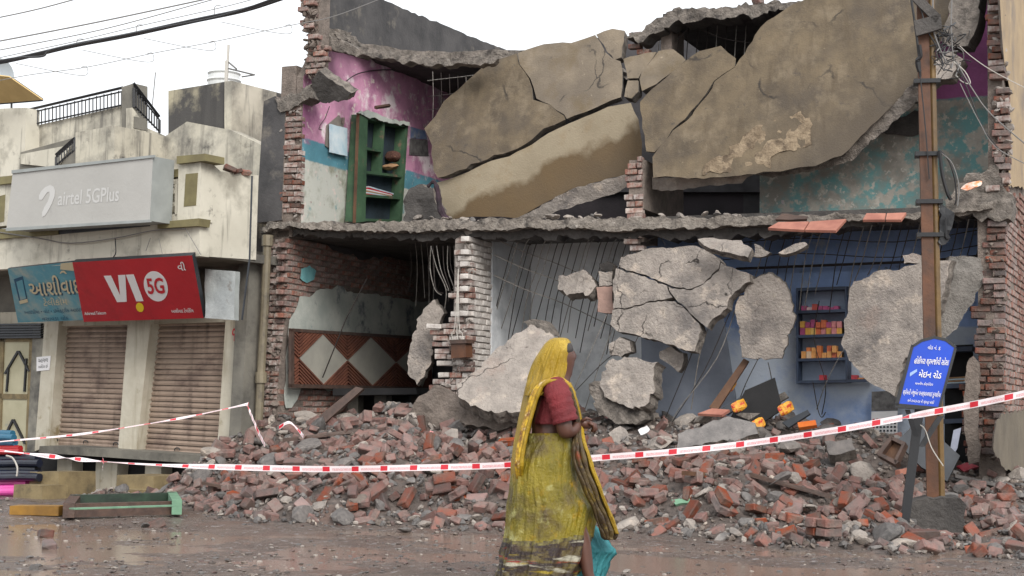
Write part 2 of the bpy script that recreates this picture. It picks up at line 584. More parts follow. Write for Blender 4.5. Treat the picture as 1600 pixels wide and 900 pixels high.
blue_sign = mat('blue_street_sign_paint', (26, 74, 196), (22, 66, 180), 2, .22, .03, 6, .01)
pole_rust = mat('rusty_brown_pole', (100, 64, 42), (70, 48, 36), 5, .6, .4, 30, .01, patch=((58, 46, 40), 3, .62, .06), coords='World')
pole_ochre = mat('ochre_pole_paint', (112, 86, 44), (86, 66, 38), 4, .5, .3, 30, .01, patch=((72, 56, 42), 3, .64, .06), coords='World')
wood = mat('weathered_wood', (104, 74, 52), (78, 54, 40), 6, .7, .4, 30, .01)
wood_red = mat('varnished_slats', (122, 76, 58), (92, 56, 45), 5, .6, .3, 40, .005, coords='World')
green_wood = mat('green_painted_wood', (70, 100, 72), (50, 76, 56), 4, .7, .35, 30, .01, patch=((116, 98, 80), 5, .64, .05), coords='World')
mint_paint = mat('mint_green_paint', (112, 150, 122), (90, 126, 102), 6, .6, .3, 30, .01, patch=((90, 72, 58), 6, .66, .04), coords='World')
wet_wood = mat('wet_dark_wood', (88, 68, 58), (62, 48, 42), 9, .45, .5, 30, .01)
yellow_wood = mat('yellow_painted_plank', (150, 110, 40), (116, 84, 34), 5, .5, .4, 25, .01)
dark_metal = mat('dark_painted_metal', (52, 56, 62), (40, 43, 48), 6, .45, .2, 30, .005)
blue_metal = mat('blue_grey_shelf_metal', (62, 76, 100), (48, 58, 78), 5, .5, .2, 30, .005)
terracotta = mat('terracotta_tile', (176, 120, 102), (152, 98, 84), 6, .75, .3, 40, .005)
mud = mat('wet_mud', (126, 111, 102), (100, 87, 80), 2.2, .24, 1.0, 55, .05, patch=((160, 154, 152), 12, .6, .04), coords='World', layers=[((72, 64, 60), 5, .62, .06), ((126, 100, 88), 1.1, .6, .08)])
water = mat('muddy_puddle_water', (132, 114, 102), (122, 106, 95), .8, .05, .12, 16, .015, coords='World', spec=.5)
poster_blue = mat('faded_blue_poster', (70, 100, 150), (150, 150, 150), 8, .5, 0, patch=((60, 60, 64), 9, .6, .06))
paper = mat('wet_paper', (206, 216, 220), (168, 194, 206), 6, .6, .1, 20, .004)
grey_poster = mat('grey_photo_print', (120, 118, 116), (70, 66, 66), 14, .5, 0)
cloth_brown = mat('patterned_brown_cloth', (98, 62, 50), (54, 36, 32), 26, .9, .4, 40, .01, patch=((176, 140, 110), 18, .64, .03))
cloth_tan = mat('tan_cloth', (176, 140, 104), (150, 116, 84), 8, .9, .3, 30, .01)
pink_plastic = mat('pink_plastic', (226, 88, 172), (206, 72, 152), 3, .35, .1, 10)
navy_plastic = mat('navy_plastic', (28, 34, 52), (22, 26, 40), 3, .3, .1, 10)
teal_plastic = mat('teal_plastic', (46, 112, 140), (40, 96, 124), 3, .35, .1, 10)
red_plastic = mat('red_plastic', (186, 36, 40), (160, 30, 34), 3, .35, .1, 10)
white_plastic = mat('white_plastic', (214, 216, 214), (196, 198, 196), 3, .4, .05, 10)
foil = mat('yellow_red_packet_foil', (224, 176, 50), (206, 110, 50), 5, .3, .5, 14, .02, patch=((190, 34, 38), 6, .56, .02))
canopy_m = mat('yellowed_sheet_roof', (206, 178, 122), (186, 158, 104), 2, .6, .2, 20)
pvc = mat('old_drain_pipe', (128, 118, 98), (104, 96, 80), 4, .6, .2, 20, patch=((78, 72, 64), 3, .62, .06), coords='World')
pink_wall = banded('pink_and_teal_peeling_paint', [(186, 187, 178), (94, 152, 168), (212, 152, 182)], [4.38, 4.66],
                   [((228, 212, 216), 2.4, .57, .04, -4.6), ((150, 96, 130), 1.9, .58, .08, -4.6), ((140, 140, 124), 2.0, .56, .06, 4.4), ((120, 150, 150), 5, .64, .04, 4.4), ((206, 192, 184), 6.5, .62, .03), ((140, 112, 110), 9, .68, .03)])
violet_wall = banded('violet_and_teal_peeling_paint', [(104, 150, 150), (168, 96, 150)], [4.86],
                     [((168, 162, 152), 5.5, .52, .04, 4.86), ((134, 130, 122), 2.2, .52, .08, 4.86), ((184, 178, 168), 12, .6, .03, 4.86), ((176, 150, 168), 6, .7, .02)])
blue_wall = banded('blue_wall_paint', [(196, 206, 220), (158, 184, 230)], [2.2],
                   [((130, 158, 208), 1.1, .6, .1), ((172, 184, 202), 3.0, .64, .04), ((112, 122, 138), 5, .66, .03)])
# ------------------------------------------------------------------ ground, puddles
def interp(tab, x):
    if x <= tab[0][0]: return tab[0][1]
    for (a, b), (c, d) in zip(tab, tab[1:]):
        if x <= c: return b + (d - b) * (x - a) / (c - a)
    return tab[-1][1]

def nz(x, y, s, k=0.0):
    return noise.noise(Vector((x * s, y * s, k)))

FRONT = sorted((MAIN.uv(at_z(px, py, 0))) for px, py in
               [(60, 788), (200, 789), (290, 794), (320, 806), (400, 820), (520, 824), (640, 826), (760, 832), (900, 830), (1000, 838), (1150, 848), (1250, 866), (1400, 872), (1600, 880), (1760, 890)])
def top_pt(px, py, v):
    P = MAIN.at_v(px, py, v)
    return MAIN.uv(P)[0], P.z
TOPZ = sorted([top_pt(100, 785, -1.6), top_pt(240, 778, -1.6), top_pt(300, 762, -1.3), top_pt(340, 735, -1.0), top_pt(400, 692, -.4), top_pt(450, 650, .2), top_pt(520, 662, .3), top_pt(600, 640, .2), top_pt(700, 652, .2),
               top_pt(780, 655, .2), top_pt(860, 648, .3), top_pt(950, 648, .3), top_pt(1060, 660, .3), top_pt(1200, 655, .3), top_pt(1300, 665, .3), top_pt(1420, 695, .2),
               top_pt(1500, 720, .1), top_pt(1600, 738, 0), top_pt(1700, 760, 0)])
def heap(x, y):
    """height of the rubble above the road at a world position"""
    u, v = MAIN.uv(Vector((x, y, 0)))
    vf = interp(FRONT, u) + .25 * nz(u, 0, .9, 3)
    vt = interp([(-3.5, -1.5), (-1.0, -1.0), (.2, -.2), (.9, .3)], u)
    if v < vf: return 0.0
    H = interp(TOPZ, u)
    t = min(1.0, (v - vf) / max(vt - vf, .4))
    steep = min(1, max(0, (u - 7.2) / 1.0))
    h = H * ((1 - steep) * (.1925 * min(1, t * 3.2) + .8075 * t ** 1.15) + steep * (.05 * min(1, t * 3) + .95 * t ** 2.4))
    edge = min(1, (v - vf) / .5)
    h += edge * (.25 if u < -1.6 else 1) * (.13 * nz(x, y, 1.1, 1) + .07 * nz(x, y, 2.6, 2) + .035 * nz(x, y, 6, 4))
    if v > vt: h -= min(.5, (v - vt) * .12)
    return max(h, 0.0)

def road_z(x, y):
    n = .036 * noise.noise(Vector((x * .34 + y * .06, y * .8, 9))) + .018 * noise.noise(Vector((x * 1.1, y * 2.2, 5)))
    rough = max(0.0, min(1.0, .35 + n * 30))
    n += .006 * nz(x, y, 5, 6) + rough * (.016 * nz(x, y, 10, 7) + .012 * nz(x, y, 23, 8))
    far = max(0.0, min(1.0, (y - 15.2) / 2.5))
    n += .03 * max(0.0, min(1.0, (y - 14.6) / .8))
    n -= .13 * max(0.0, min(1.0, (y - 17.0) / 1.2)) * max(0.0, min(1.0, (-x - 2.2) / 1.2))
    return n - .0005

gx = sorted(set([-300, -120, -60, -30, -18, -12] + [round(-9 + i * .075, 4) for i in range(227)] + [9, 12, 18, 30, 60, 120, 300]))
gy = sorted(set([-60, -20, 0, 3, 6] + [round(8 + i * .06, 4) for i in range(160)] + [round(17.6 + i * .2, 3) for i in range(42)] + [28, 32, 40, 60, 120, 400]))
V, Fc = [], []
for y in gy:
    for x in gx:
        near = -9.01 < x < 8.2 and 7.9 < y < 27
        V.append((x, y, road_z(x, y) if near else -.02))
W = len(gx)
for j in range(len(gy) - 1):
    for i in range(W - 1):
        Fc.append((j * W + i, j * W + i + 1, (j + 1) * W + i + 1, (j + 1) * W + i))
mk('road', V, Fc, mud, smooth=True, kind='structure', base=False)
# one still sheet of muddy water; it shows wherever the road dips below it
mk('puddle_water', [(-8.9, 7, 0), (8.1, 7, 0), (8.1, 17, 0), (-8.9, 17, 0)], [(0, 1, 2, 3)], water, kind='structure', base=False)

# ------------------------------------------------------------------ rubble heap
V, Fc = [], []
us = [(-5.2 + i * .07) for i in range(240)]
vsn = [(-5.6 + i * .07) for i in range(138)]
idx = {}
hh = {}
for j, v in enumerate(vsn):
    for i, u in enumerate(us):
        P = MAIN.P(u, v, 0)
        hh[i, j] = heap(P.x, P.y)
for j, v in enumerate(vsn):
    for i, u in enumerate(us):
        if any(hh.get((i + a, j + b), 0) > 0 for a in (-1, 0, 1) for b in (-1, 0, 1)):
            P = MAIN.P(u, v, 0)
            idx[i, j] = len(V)
            V.append((P.x, P.y, hh[i, j] + (.0 if hh[i, j] > 0 else -.03)))
for (i, j) in idx:
    q = [(i, j), (i + 1, j), (i + 1, j + 1), (i, j + 1)]
    if all(k in idx for k in q): Fc.append(tuple(idx[k] for k in q))
mk('rubble', V, Fc, grit, smooth=False, kind='stuff', base=False, label='grey brown grit and crushed mortar under the bricks')

BR = [brick_mesh('brick_%d' % i, .225, .108, .07, i, .006, .007) for i in range(4)]
BB = [brick_mesh('broken_brick_%d' % i, .2, .11, .072, 40 + i, .012, .009, True) for i in range(5)]
for me in BR + BB: me.materials.append(brick_red)
RK = [rock_mesh('lump_%d' % i, 60 + i, 2, R.uniform(.55, .85)) for i in range(6)]
for me in RK: me.materials.append(stone_grey)
RKS = [rock_mesh('chip_%d' % i, 90 + i, 1, R.uniform(.5, .85)) for i in range(6)]
for i, me in enumerate(RKS): me.materials.append((stone_grey, stone_grey, concrete, brick_red, grit, mortar)[i])
RKC = [me.copy() for me in RK]
for me in RKC:
    me.materials.clear()
    me.materials.append(concrete)

def surf(x, y):
    return max(heap(x, y), road_z(x, y))

def surf_n(x, y):
    e = .08
    return Vector((surf(x - e, y) - surf(x + e, y), surf(x, y - e) - surf(x, y + e), 2 * e)).normalized()

def join(name, items, mats, **k):
    """many transformed copies of small meshes as one mesh"""
    Vn, Fn, mi = [], [], []
    cache = {}
    b = 0
    ml = []
    for me, M in items:
        if me.name not in cache:
            co = np.empty(len(me.vertices) * 3)
            me.vertices.foreach_get('co', co)
            cache[me.name] = (co.reshape(-1, 3), [tuple(p.vertices) for p in me.polygons])
        co, fs = cache[me.name]
        A = np.array(M)
        Vn.append(co @ A[:3, :3].T + A[:3, 3])
        Fn += [tuple(b + i for i in f) for f in fs]
        b += len(co)
        mm = me.materials[0]
        if mm not in ml: ml.append(mm)
        mi += [ml.index(mm)] * len(fs)
    me = bpy.data.meshes.new(name)
    me.from_pydata(np.concatenate(Vn).tolist(), [], Fn)
    for m in ml: me.materials.append(m)
    me.polygons.foreach_set('material_index', mi)
    o = bpy.data.objects.new(name, me)
    COL.objects.link(o)
    return tag(o, **k)

def put(name, me, M, parent=None, **k):
    o = bpy.data.objects.new(name, me)
    COL.objects.link(o)
    if parent is not None:
        o.parent = parent
        o.matrix_local = Matrix.Translation(-ROOTLOC[parent.name]) @ M
    else:
        o.matrix_world = M
    return tag(o, **k)

def tumbled(P, n, tilt, s=(1, 1, 1)):
    q = n.to_track_quat('Z', 'Y').to_matrix().to_4x4()
    return (Matrix.Translation(P) @ q @ Matrix.Rotation(R.gauss(0, tilt), 4, 'X') @ Matrix.Rotation(R.gauss(0, tilt), 4, 'Y')
            @ Matrix.Rotation(R.uniform(0, 6.283), 4, 'Z') @ Matrix.Diagonal((*s, 1)))

def zone(px):
    for lim, t in ((300, 'below the shop steps'), (400, 'under the shutter'), (480, 'beside the drain pipe'), (560, 'under the diamond panel'), (640, 'under the counter'), (720, 'under the partition'), (800, 'just behind the sari'), (900, 'hidden partly by the woman'),
                   (1000, 'just beyond the woman'), (1080, 'under the square slab lump'), (1160, 'below the cracked slab'), (1230, 'below the upright slab'), (1310, 'below the packet shelf'), (1380, 'below the calendar'), (1480, 'around the blue sign post'), (1545, 'next to the pole plinth'), (9999, 'below the brick end wall')):
        if px < lim: return t

def row(py):
    return 'at the foot of' if py > 812 else 'low on' if py > 775 else 'half way up' if py > 735 else 'near the top of'

bricks, lumps, small = [], [], []
tries = 0
while len(bricks) < 1150 and tries < 60000:
    tries += 1
    u, v = R.uniform(-5, 10.6), R.uniform(-5.4, .9)
    P = MAIN.P(u, v, 0)
    h = heap(P.x, P.y)
    if h < .015: continue
    px, py, d = to_px(Vector((P.x, P.y, h)))
    if not (-40 < px < 1640): continue
    dens = .25 + .75 * max(0, min(1, .5 + 2.2 * nz(P.x, P.y, .8, 11)))
    dens *= .3 + .7 * min(1, h / .18)
    if v > -1.4: dens *= max(.22, 1 - (v + 1.4) * .7)
    if u < -.6: dens *= .6
    if R.random() > dens: continue
    n = surf_n(P.x, P.y)
    br = R.random() < .68
    me = R.choice(BB if br else BR)
    s = R.uniform(.8, 1.12)
    sx = R.choice((1, .5, .6, .75)) if br else 1
    lift = R.choice((0, .01, .03, .05, .085)) * min(1, h / .12)
    bricks.append((me, tumbled(Vector((P.x, P.y, h + lift)), n, .45, (s * sx, s, s)), s * sx / d, px, py))
for _ in range(30000):
    u, v = R.uniform(-5, 10.6), R.uniform(-5.4, .9)
    P = MAIN.P(u, v, 0)
    h = heap(P.x, P.y)
    if h < .01: continue
    px, py, d = to_px(Vector((P.x, P.y, h)))
    if not (-40 < px < 1640): continue
    r = R.random()
    n = surf_n(P.x, P.y)
    if r < (.04 if v < -1.4 else .055):
        s = R.uniform(.09, .2) * (1.8 if R.random() < .2 else 1)
        me = R.choice(RK if R.random() < .62 else RKC)
        lumps.append((me, tumbled(Vector((P.x, P.y, h + s * .15)), n, .4, (s * R.uniform(.8, 1.5), s, s * .8)), s / d, px, py))
    else:
        s = .02 + .09 * R.random() ** 2
        me = R.choice(RKS)
        k = s
        small.append((me, tumbled(Vector((P.x, P.y, h + s * .2)), n, .6, (k, k, k))))
# pebbles and grit on the road
for _ in range(11000):
    y = 9.3 + 8 * R.random() ** 1.2
    x = R.uniform(-.36, .36) * y * 1.0
    if heap(x, y) > .01: continue
    z = road_z(x, y)
    if nz(x, y, .7, 21) + .25 * R.random() < -.05: continue
    s = .008 + .05 * R.random() ** 4
    me = R.choice(RKS)
    small.append((me, Matrix.Translation((x, y, max(z, -.004) + s * .1)) @ Matrix.Rotation(R.uniform(0, 6), 4, 'Z') @ Matrix.Diagonal((s * 1.4, s, s * .8, 1))))
bricks.sort(key=lambda b: -b[2])
lumps.sort(key=lambda b: -b[2])
for me, M, s, px, py in bricks[:290]:
    tag(put('brick', me, M), 'loose %s red brick %s the rubble %s' % ('broken' if me in BB else 'whole', row(py), zone(px)), 'brick', 'loose bricks in the rubble heap')
for me, M, s, px, py in lumps[:150]:
    tag(put('concrete_lump', me, M), '%s lump %s the rubble %s' % ('pale concrete' if me in RKC else 'grey wet stone', row(py), zone(px)), 'lump', 'lumps of concrete in the rubble heap')
join('brick_rubble', [b[:2] for b in bricks[290:]] + [b[:2] for b in lumps[150:]], None, label='mass of smaller half buried bricks in the heap', kind='stuff')
join('gravel', small, None, label='small stones, chips and grit strewn over heap and road', kind='stuff')

def loose(px, py, me, size=1.0, name='brick', lab='', cat='brick', sink=0, tilt=.15, mat_=None):
    P = at_z(px, py, 0)
    P.z = road_z(P.x, P.y)
    if mat_:
        me = me.copy()
        me.materials.clear()
        me.materials.append(mat_)
    s = (size,) * 3 if not isinstance(size, tuple) else size
    return tag(put(name, me, tumbled(P + Vector((0, 0, s[2] * (.03 if me.name.startswith(('b', 'B')) else .25) - sink)), Vector((0, 0, 1)), tilt, s)), lab, cat)
loose(70, 838, BR[0], 1.0, lab='wet red brick lying alone in the mud above a green scrap')
loose(76, 857, BB[0], 1.0, lab='broken red brick in the mud below a green scrap')
loose(78, 849, RK[1], (.12, .09, .05), 'plaster_scrap', 'mint green scrap of plaster between two bricks in the mud', 'scrap', mat_=mint_paint)
loose(243, 825, BB[1], .95, lab='single broken brick in the mud in front of the green frame')
loose(52, 890, RK[2], (.13, .1, .06), 'stone', 'dark stone in the wet mud at the very edge of the puddle', 'stone')
loose(978, 895, RKC[0], (.1, .07, .05), 'stone', 'pale square stone in the puddle beside the woman', 'stone')
loose(630, 832, RK[3], (.2, .12, .1), 'stone', 'dark wet stone standing in the puddle before the heap', 'stone')
loose(225, 826, RK[4], (.13, .1, .07), 'stone', 'small black stone in the mud near the lone brick', 'stone')

# pieces of still mortared brickwork and splinters of timber in the heap
def heap_hit(px, py):
    for i in range(400):
        P = at_y(px, py, 11.5 + i * .025)
        if P.z <= surf(P.x, P.y) + .02: return P
    return at_z(px, py, 0)
for px, py, nb, lab in ((1286, 842, 4, 'lump of mortared bricks at the foot of the heap short of the sign'), (1316, 800, 3, 'mortared bricks half way up the heap below the drawer'), (1560, 800, 4, 'mortared brick lump below the brick end wall'),
                        (560, 792, 3, 'mortared brick lump low on the heap under the counter'), (690, 770, 4, 'mortared brick lump under the tape before the partition'), (1010, 730, 3, 'mortared bricks just under the tape beyond the sari'),
                        (455, 745, 3, 'mortared bricks beside the tape near the pipe'), (1130, 800, 4, 'mortared brick lump low on the heap below the cracked slab'), (1210, 735, 3, 'mortared bricks right under the tape below the snack packets')):
    P = heap_hit(px, py)
    t = thing('masonry_lump', lab, 'masonry', P, 'mortared lumps in the heap')
    base = tumbled(P + Vector((0, 0, .06)), surf_n(P.x, P.y), .25)
    for k in range(nb):
        put('brick', R.choice(BB + BR), base @ Matrix.Translation((R.uniform(-.04, .04), (k % 2) * .11 - .05, (k // 2) * .078)) @ Matrix.Rotation(R.gauss(0, .05), 4, 'Z'), t)
    mm = RK[1].copy()
    mm.materials.clear()
    mm.materials.append(mortar)
    put('mortar', mm, base @ Matrix.Translation((0, 0, .03)) @ Matrix.Diagonal((.24, .2, .14, 1)), t)
for i, (px, py, L, a, m, lab) in enumerate(((640, 742, .7, .5, wet_wood, 'dark timber splinter under the tape left of the sari'), (1235, 770, .8, -.4, wet_wood, 'wet timber length on the heap below the packet shelf'), (1445, 740, .9, .9, terracotta, 'long red tile strip leaning beside the sign strut'),
                                            (500, 690, .9, .2, wet_wood, 'dark curved timber on the heap below the diamond panel'), (1530, 762, .5, -.3, stone_grey, 'grey flat stone strip beyond the pole'), (880, 690, .6, .7, wood, 'timber end sticking out behind the woman'),
                                            (1090, 752, .45, 1.1, wood, 'short brown timber end under the tape'), (350, 770, .5, -.2, wet_wood, 'wet timber piece below the shutter corner'))):
    P = heap_hit(px, py) + Vector((0, 0, .05))
    d = Vector((math.cos(a), math.sin(a) * .6, .25 * math.sin(a * 3))).normalized()
    sd_ = d.cross(Vector((0, 0, 1))).normalized() * R.uniform(.03, .05)
    up = Vector((0, 0, R.uniform(.03, .05)))
    A0, A1 = P - d * L / 2, P + d * L / 2
    MB().hexa([A0 - sd_, A1 - sd_, A1 + sd_ * .8, A0 + sd_, A0 - sd_ + up, A1 - sd_ + up * .8, A1 + sd_ * .7 + up, A0 + sd_ + up]).done('timber', m, None, label=lab, cat='timber', group='timber in the heap')
# ------------------------------------------------------------------ the collapsed building
BW = []
for i in range(4):
    a = brick_mesh('wall_brick_%d' % i, .222, .11, .062, 20 + i, .004, .006)
    BW.append(a)
def with_mat(meshes, m):
    out = []
    for a in meshes:
        c = a.copy()
        c.materials.clear()
        c.materials.append(m)
        out.append(c)
    return out
BW_DULL, BW_WHITE, BW_RED = with_mat(BW, brick_dull), with_mat(BW, brick_white), with_mat(BW, brick_red)
BW_LIME = with_mat(BW, mat('thick_limewash_on_brick', (208, 202, 196), (184, 176, 169), 8, .85, .8, 40, .012, patch=((140, 112, 102), 6, .68, .05), rand=.1, layers=[((128, 120, 114), 9, .66, .05)]))

def lay(parent, fr, axis, const, pix, meshes, out=.012, spread=.02, slack=0.0, blen=.235, course=.076, skip=.03, most=295):
    """courses of separate bricks over a region of a wall face; axis 'v': face towards the street, 'u': side face running back"""
    f = (lambda p: fr.at_v(p[0], p[1], const)) if axis == 'v' else (lambda p: fr.at_u(p[0], p[1], const))
    sd = fr.U if axis == 'v' else fr.V
    nn = -fr.V if axis == 'v' else fr.U
    W = [f(p) for p in pix]
    poly = [((w - fr.O).dot(sd), w.z) for w in W]
    s0, s1 = min(p[0] for p in poly), max(p[0] for p in poly)
    z0, z1 = min(p[1] for p in poly), max(p[1] for p in poly)
    base = fr.O + (fr.V if axis == 'v' else fr.U) * const
    rot = Matrix((sd, -nn, Vector((0, 0, 1)))).transposed().to_4x4()
    got = []
    k = int(z0 / course)
    while k * course < z1:
        z = (k + .5) * course
        s = math.floor(s0 / blen) * blen + (blen / 2 if k % 2 else 0)
        while s < s1 + blen:
            if inside(s, z, poly) and R.random() > skip:
                dd = out + R.uniform(-1, 1) * spread
                P = base + sd * (s + R.gauss(0, slack)) + Vector((0, 0, z + R.gauss(0, .003))) + nn * (dd - .05)
                M = Matrix.Translation(P) @ rot @ Matrix.Rotation(R.gauss(0, slack * 1.5 + .008), 4, 'Z') @ Matrix.Rotation(R.gauss(0, slack * .5 + .006), 4, 'Y') @ Matrix.Diagonal((blen / .235, 1, 1, 1))
                got.append((R.choice(meshes), M, (P - CAM).length))
            s += blen
        k += 1
    return got

def lay_end(fr, v, pix, meshes, out=.012, spread=.03, ragged=.03, course=.076):
    """broken wall end facing the street: each course filled edge to edge with odd lengths of brick"""
    W = [fr.at_v(p[0], p[1], v) for p in pix]
    poly = [((w - fr.O).dot(fr.U), w.z) for w in W]
    z0, z1 = min(p[1] for p in poly), max(p[1] for p in poly)
    rot = Matrix((fr.U, fr.V, Vector((0, 0, 1)))).transposed().to_4x4()
    got = []
    k = int(z0 / course) + 1
    while (k + .5) * course < z1:
        z = (k + .5) * course
        xs = []
        for i in range(len(poly)):
            (xa, ya), (xb, yb) = poly[i], poly[(i + 1) % len(poly)]
            if (ya > z) != (yb > z): xs.append(xa + (xb - xa) * (z - ya) / (yb - ya))
        xs.sort()
        for a, b in zip(xs[::2], xs[1::2]):
            a += R.uniform(-ragged, ragged * .5)
            b += R.uniform(-.01, .01)
            while b - a > .05:
                L = R.choice((.11, .22, .22, .16))
                if a + L > b - .05: L = b - a
                if R.random() > .04:
                    P = fr.P(a + L / 2, v - (out + R.uniform(-1, 1) * spread) + .05, z + R.gauss(0, .004))
                    M = Matrix.Translation(P) @ rot @ Matrix.Rotation(R.gauss(0, .04), 4, 'Z') @ Matrix.Rotation(R.gauss(0, .018), 4, 'Y') @ Matrix.Diagonal(((L - .012) / .222, 1, R.uniform(.94, 1.08), 1))
                    got.append((R.choice(meshes), M, (P - CAM).length))
                a += L
        k += 1
    return got

def bricks_into(parent, got, most=290):
    got.sort(key=lambda g: g[2])
    for me, M, d in got[:most]: put('brick', me, M, parent)
    rest = got[most:]
    if rest:
        o = join('brick_mass', [g[:2] for g in rest], None, kind='stuff')
        o.parent = parent
        o.matrix_local = Matrix.Translation(-ROOTLOC[parent.name])

def clumps(parent, regions, n, size=(.04, .12), m=None):
    """lumps of old mortar stuck to broken brickwork; regions = (v, pixel polygon)"""
    items = []
    mm = with_mat(RK[:4], m or mortar)
    for v, poly in regions:
        xs, ys = [p[0] for p in poly], [p[1] for p in poly]
        k = 0
        while k < n:
            x, y = R.uniform(min(xs), max(xs)), R.uniform(min(ys), max(ys))
            k += 1
            if not inside(x, y, poly): continue
            s_ = R.uniform(*size)
            items.append((R.choice(mm), tumbled(MAIN.at_v(x, y, v + R.uniform(-.03, .03)), Vector((0, 0, 1)), .8, (s_ * 1.4, s_, s_ * .8))))
    o = join('mortar_lumps', items, None, kind='stuff')
    o.parent = parent
    o.matrix_local = Matrix.Translation(-ROOTLOC[parent.name])

ZF = 3.45   # first floor
u_of = lambda px, py, v=0: MAIN.uv(MAIN.at_v(px, py, v))[0]
UL = u_of(447, 520)          # inner face of the ground floor end wall
UP = u_of(470, 250)          # inner face of the upper end wall
U1 = u_of(735, 500)          # face of the ground floor partition
UR = u_of(1569, 500)         # outer face of the far end wall
UR0 = UR - .30

# --- end wall beside the shops, ground floor: ragged brick end, brick and plaster inner face
w = thing('end_wall', 'ground floor end wall of brick and peeling plaster behind the diamond panel', 'wall', MAIN.P(UL, 0, 0))
b = MB().box(MAIN, UL - .30, UL - .008, .012, 4.3, 0, ZF - .02)
b.done('wall_core', mortar, w)
got = lay(w, MAIN, 'u', UL, [(447, 372), (640, 392), (640, 470), (560, 452), (500, 455), (455, 490), (447, 500)], BW_DULL, .0, .005, skip=.01)
got += lay(w, MAIN, 'u', UL, [(447, 610), (500, 604), (600, 608), (640, 606), (640, 660), (447, 690)], BW_DULL, .0, .005)
got += lay_end(MAIN, 0, [(414, 372), (449, 372), (447, 480), (438, 560), (430, 640), (424, 720), (394, 720), (402, 560), (408, 470)], BW_WHITE + BW_DULL[:1], .01, .025)
bricks_into(w, got)
clumps(w, [(.0, [(414, 372), (450, 372), (447, 480), (438, 560), (430, 640), (424, 720), (394, 720), (402, 560), (408, 470)])], 240)
chunk('plaster', [(452, 500), (470, 468), (500, 452), (530, 450), (560, 458), (600, 462), (650, 470), (700, 476), (700, 630), (640, 612), (520, 608), (470, 606), (455, 640), (446, 640), (447, 560)],
      (lambda p: MAIN.at_u(p[0], p[1], UL + .018), MAIN.U), .025, [plaster_old, mortar], w, res=.12, jit=.04, bump=.004)
chunk('plaster_scrap', [(470, 420), (484, 416), (494, 424), (490, 438), (480, 443), (470, 436)], (lambda p: MAIN.at_u(p[0], p[1], UL + .03), MAIN.U), .02,
      [mat('turquoise_plaster', (120, 176, 178), (96, 150, 156), 6), mortar], w, res=.06, jit=.015, bump=.004)
chunk('plaster_scrap', [(500, 372), (560, 376), (640, 384), (690, 390), (690, 402), (620, 398), (560, 404), (520, 388)], (lambda p: MAIN.at_u(p[0], p[1], UL + .018), MAIN.U), .02, [shade_plaster, mortar], w, res=.1, jit=.04, bump=.003)

# --- partition between the first two ground floor bays
w = thing('partition_wall', 'limewashed brick partition wall with broken toothed end in the ground floor', 'wall', MAIN.P(U1, 0, 0))
MB().box(MAIN, U1 - .24, U1 - .008, .02, 2.2, .4, ZF - .02).done('wall_core', mortar_white, w)
got = lay(w, MAIN, 'u', U1, [(734, 372), (772, 375), (770, 640), (736, 650)], BW_LIME, .0, .006)
got += lay_end(MAIN, 0, [(716, 372), (738, 372), (740, 500), (738, 640), (700, 645), (676, 630), (672, 600), (690, 580), (676, 545), (672, 510), (704, 506), (712, 470), (700, 464), (715, 450)], BW_LIME[:2] + BW_WHITE + BW_DULL[:3], .015, .03, .05)
bricks_into(w, got)
clumps(w, [(.0, [(716, 372), (738, 372), (740, 640), (700, 645), (672, 600), (690, 580), (704, 506), (712, 470)])], 160, (.03, .1), mortar_white)
plate('plaster', [(770, 374), (865, 384), (865, 640), (768, 660)], (lambda p: MAIN.at_u(p[0], p[1], U1 + .016), MAIN.U), .03, grey_wall, w)
chunk('mortar_mound', [(655, 615), (690, 605), (705, 620), (735, 640), (735, 665), (690, 672), (640, 668), (640, 650)], MAIN.v(-.25), .3, [mortar, mortar], w, res=.08, jit=.05, bump=.04)

# --- central pier between the second and third bays
UC = u_of(990, 350)
w = thing('brick_pier', 'thin brick pier between the two fallen ochre slabs upstairs', 'pier', MAIN.P(UC, 0, ZF))
MB().box(MAIN, UC - .09, UC + .10, .075, 1.6, ZF + .1, 4.14).box(MAIN, UC - .02, UC + .12, 1.0, 1.5, 4.2, 5.98).done('wall_core', mortar, w)
got = lay_end(MAIN, .06, [(978, 262), (1003, 246), (1006, 345), (980, 347)], BW_WHITE + BW_DULL, .015, .03)
got += lay(w, MAIN, 'v', .98, [(984, 52), (1008, 46), (1008, 86), (984, 88)], BW_DULL, .03, .04, .01, blen=.17)
bricks_into(w, got)
w = thing('pier_stub', 'short brick stub hanging under the broken floor edge above the big cracked slab', 'pier', MAIN.P(UC, 0, 3.1))
MB().box(MAIN, UC - .12, UC + .1, .10, .6, 3.16, ZF - .03).done('wall_core', mortar, w)
bricks_into(w, lay(w, MAIN, 'v', .05, [(982, 364), (1004, 364), (1004, 388), (982, 390)], BW_WHITE, .03, .03, .02, blen=.18))

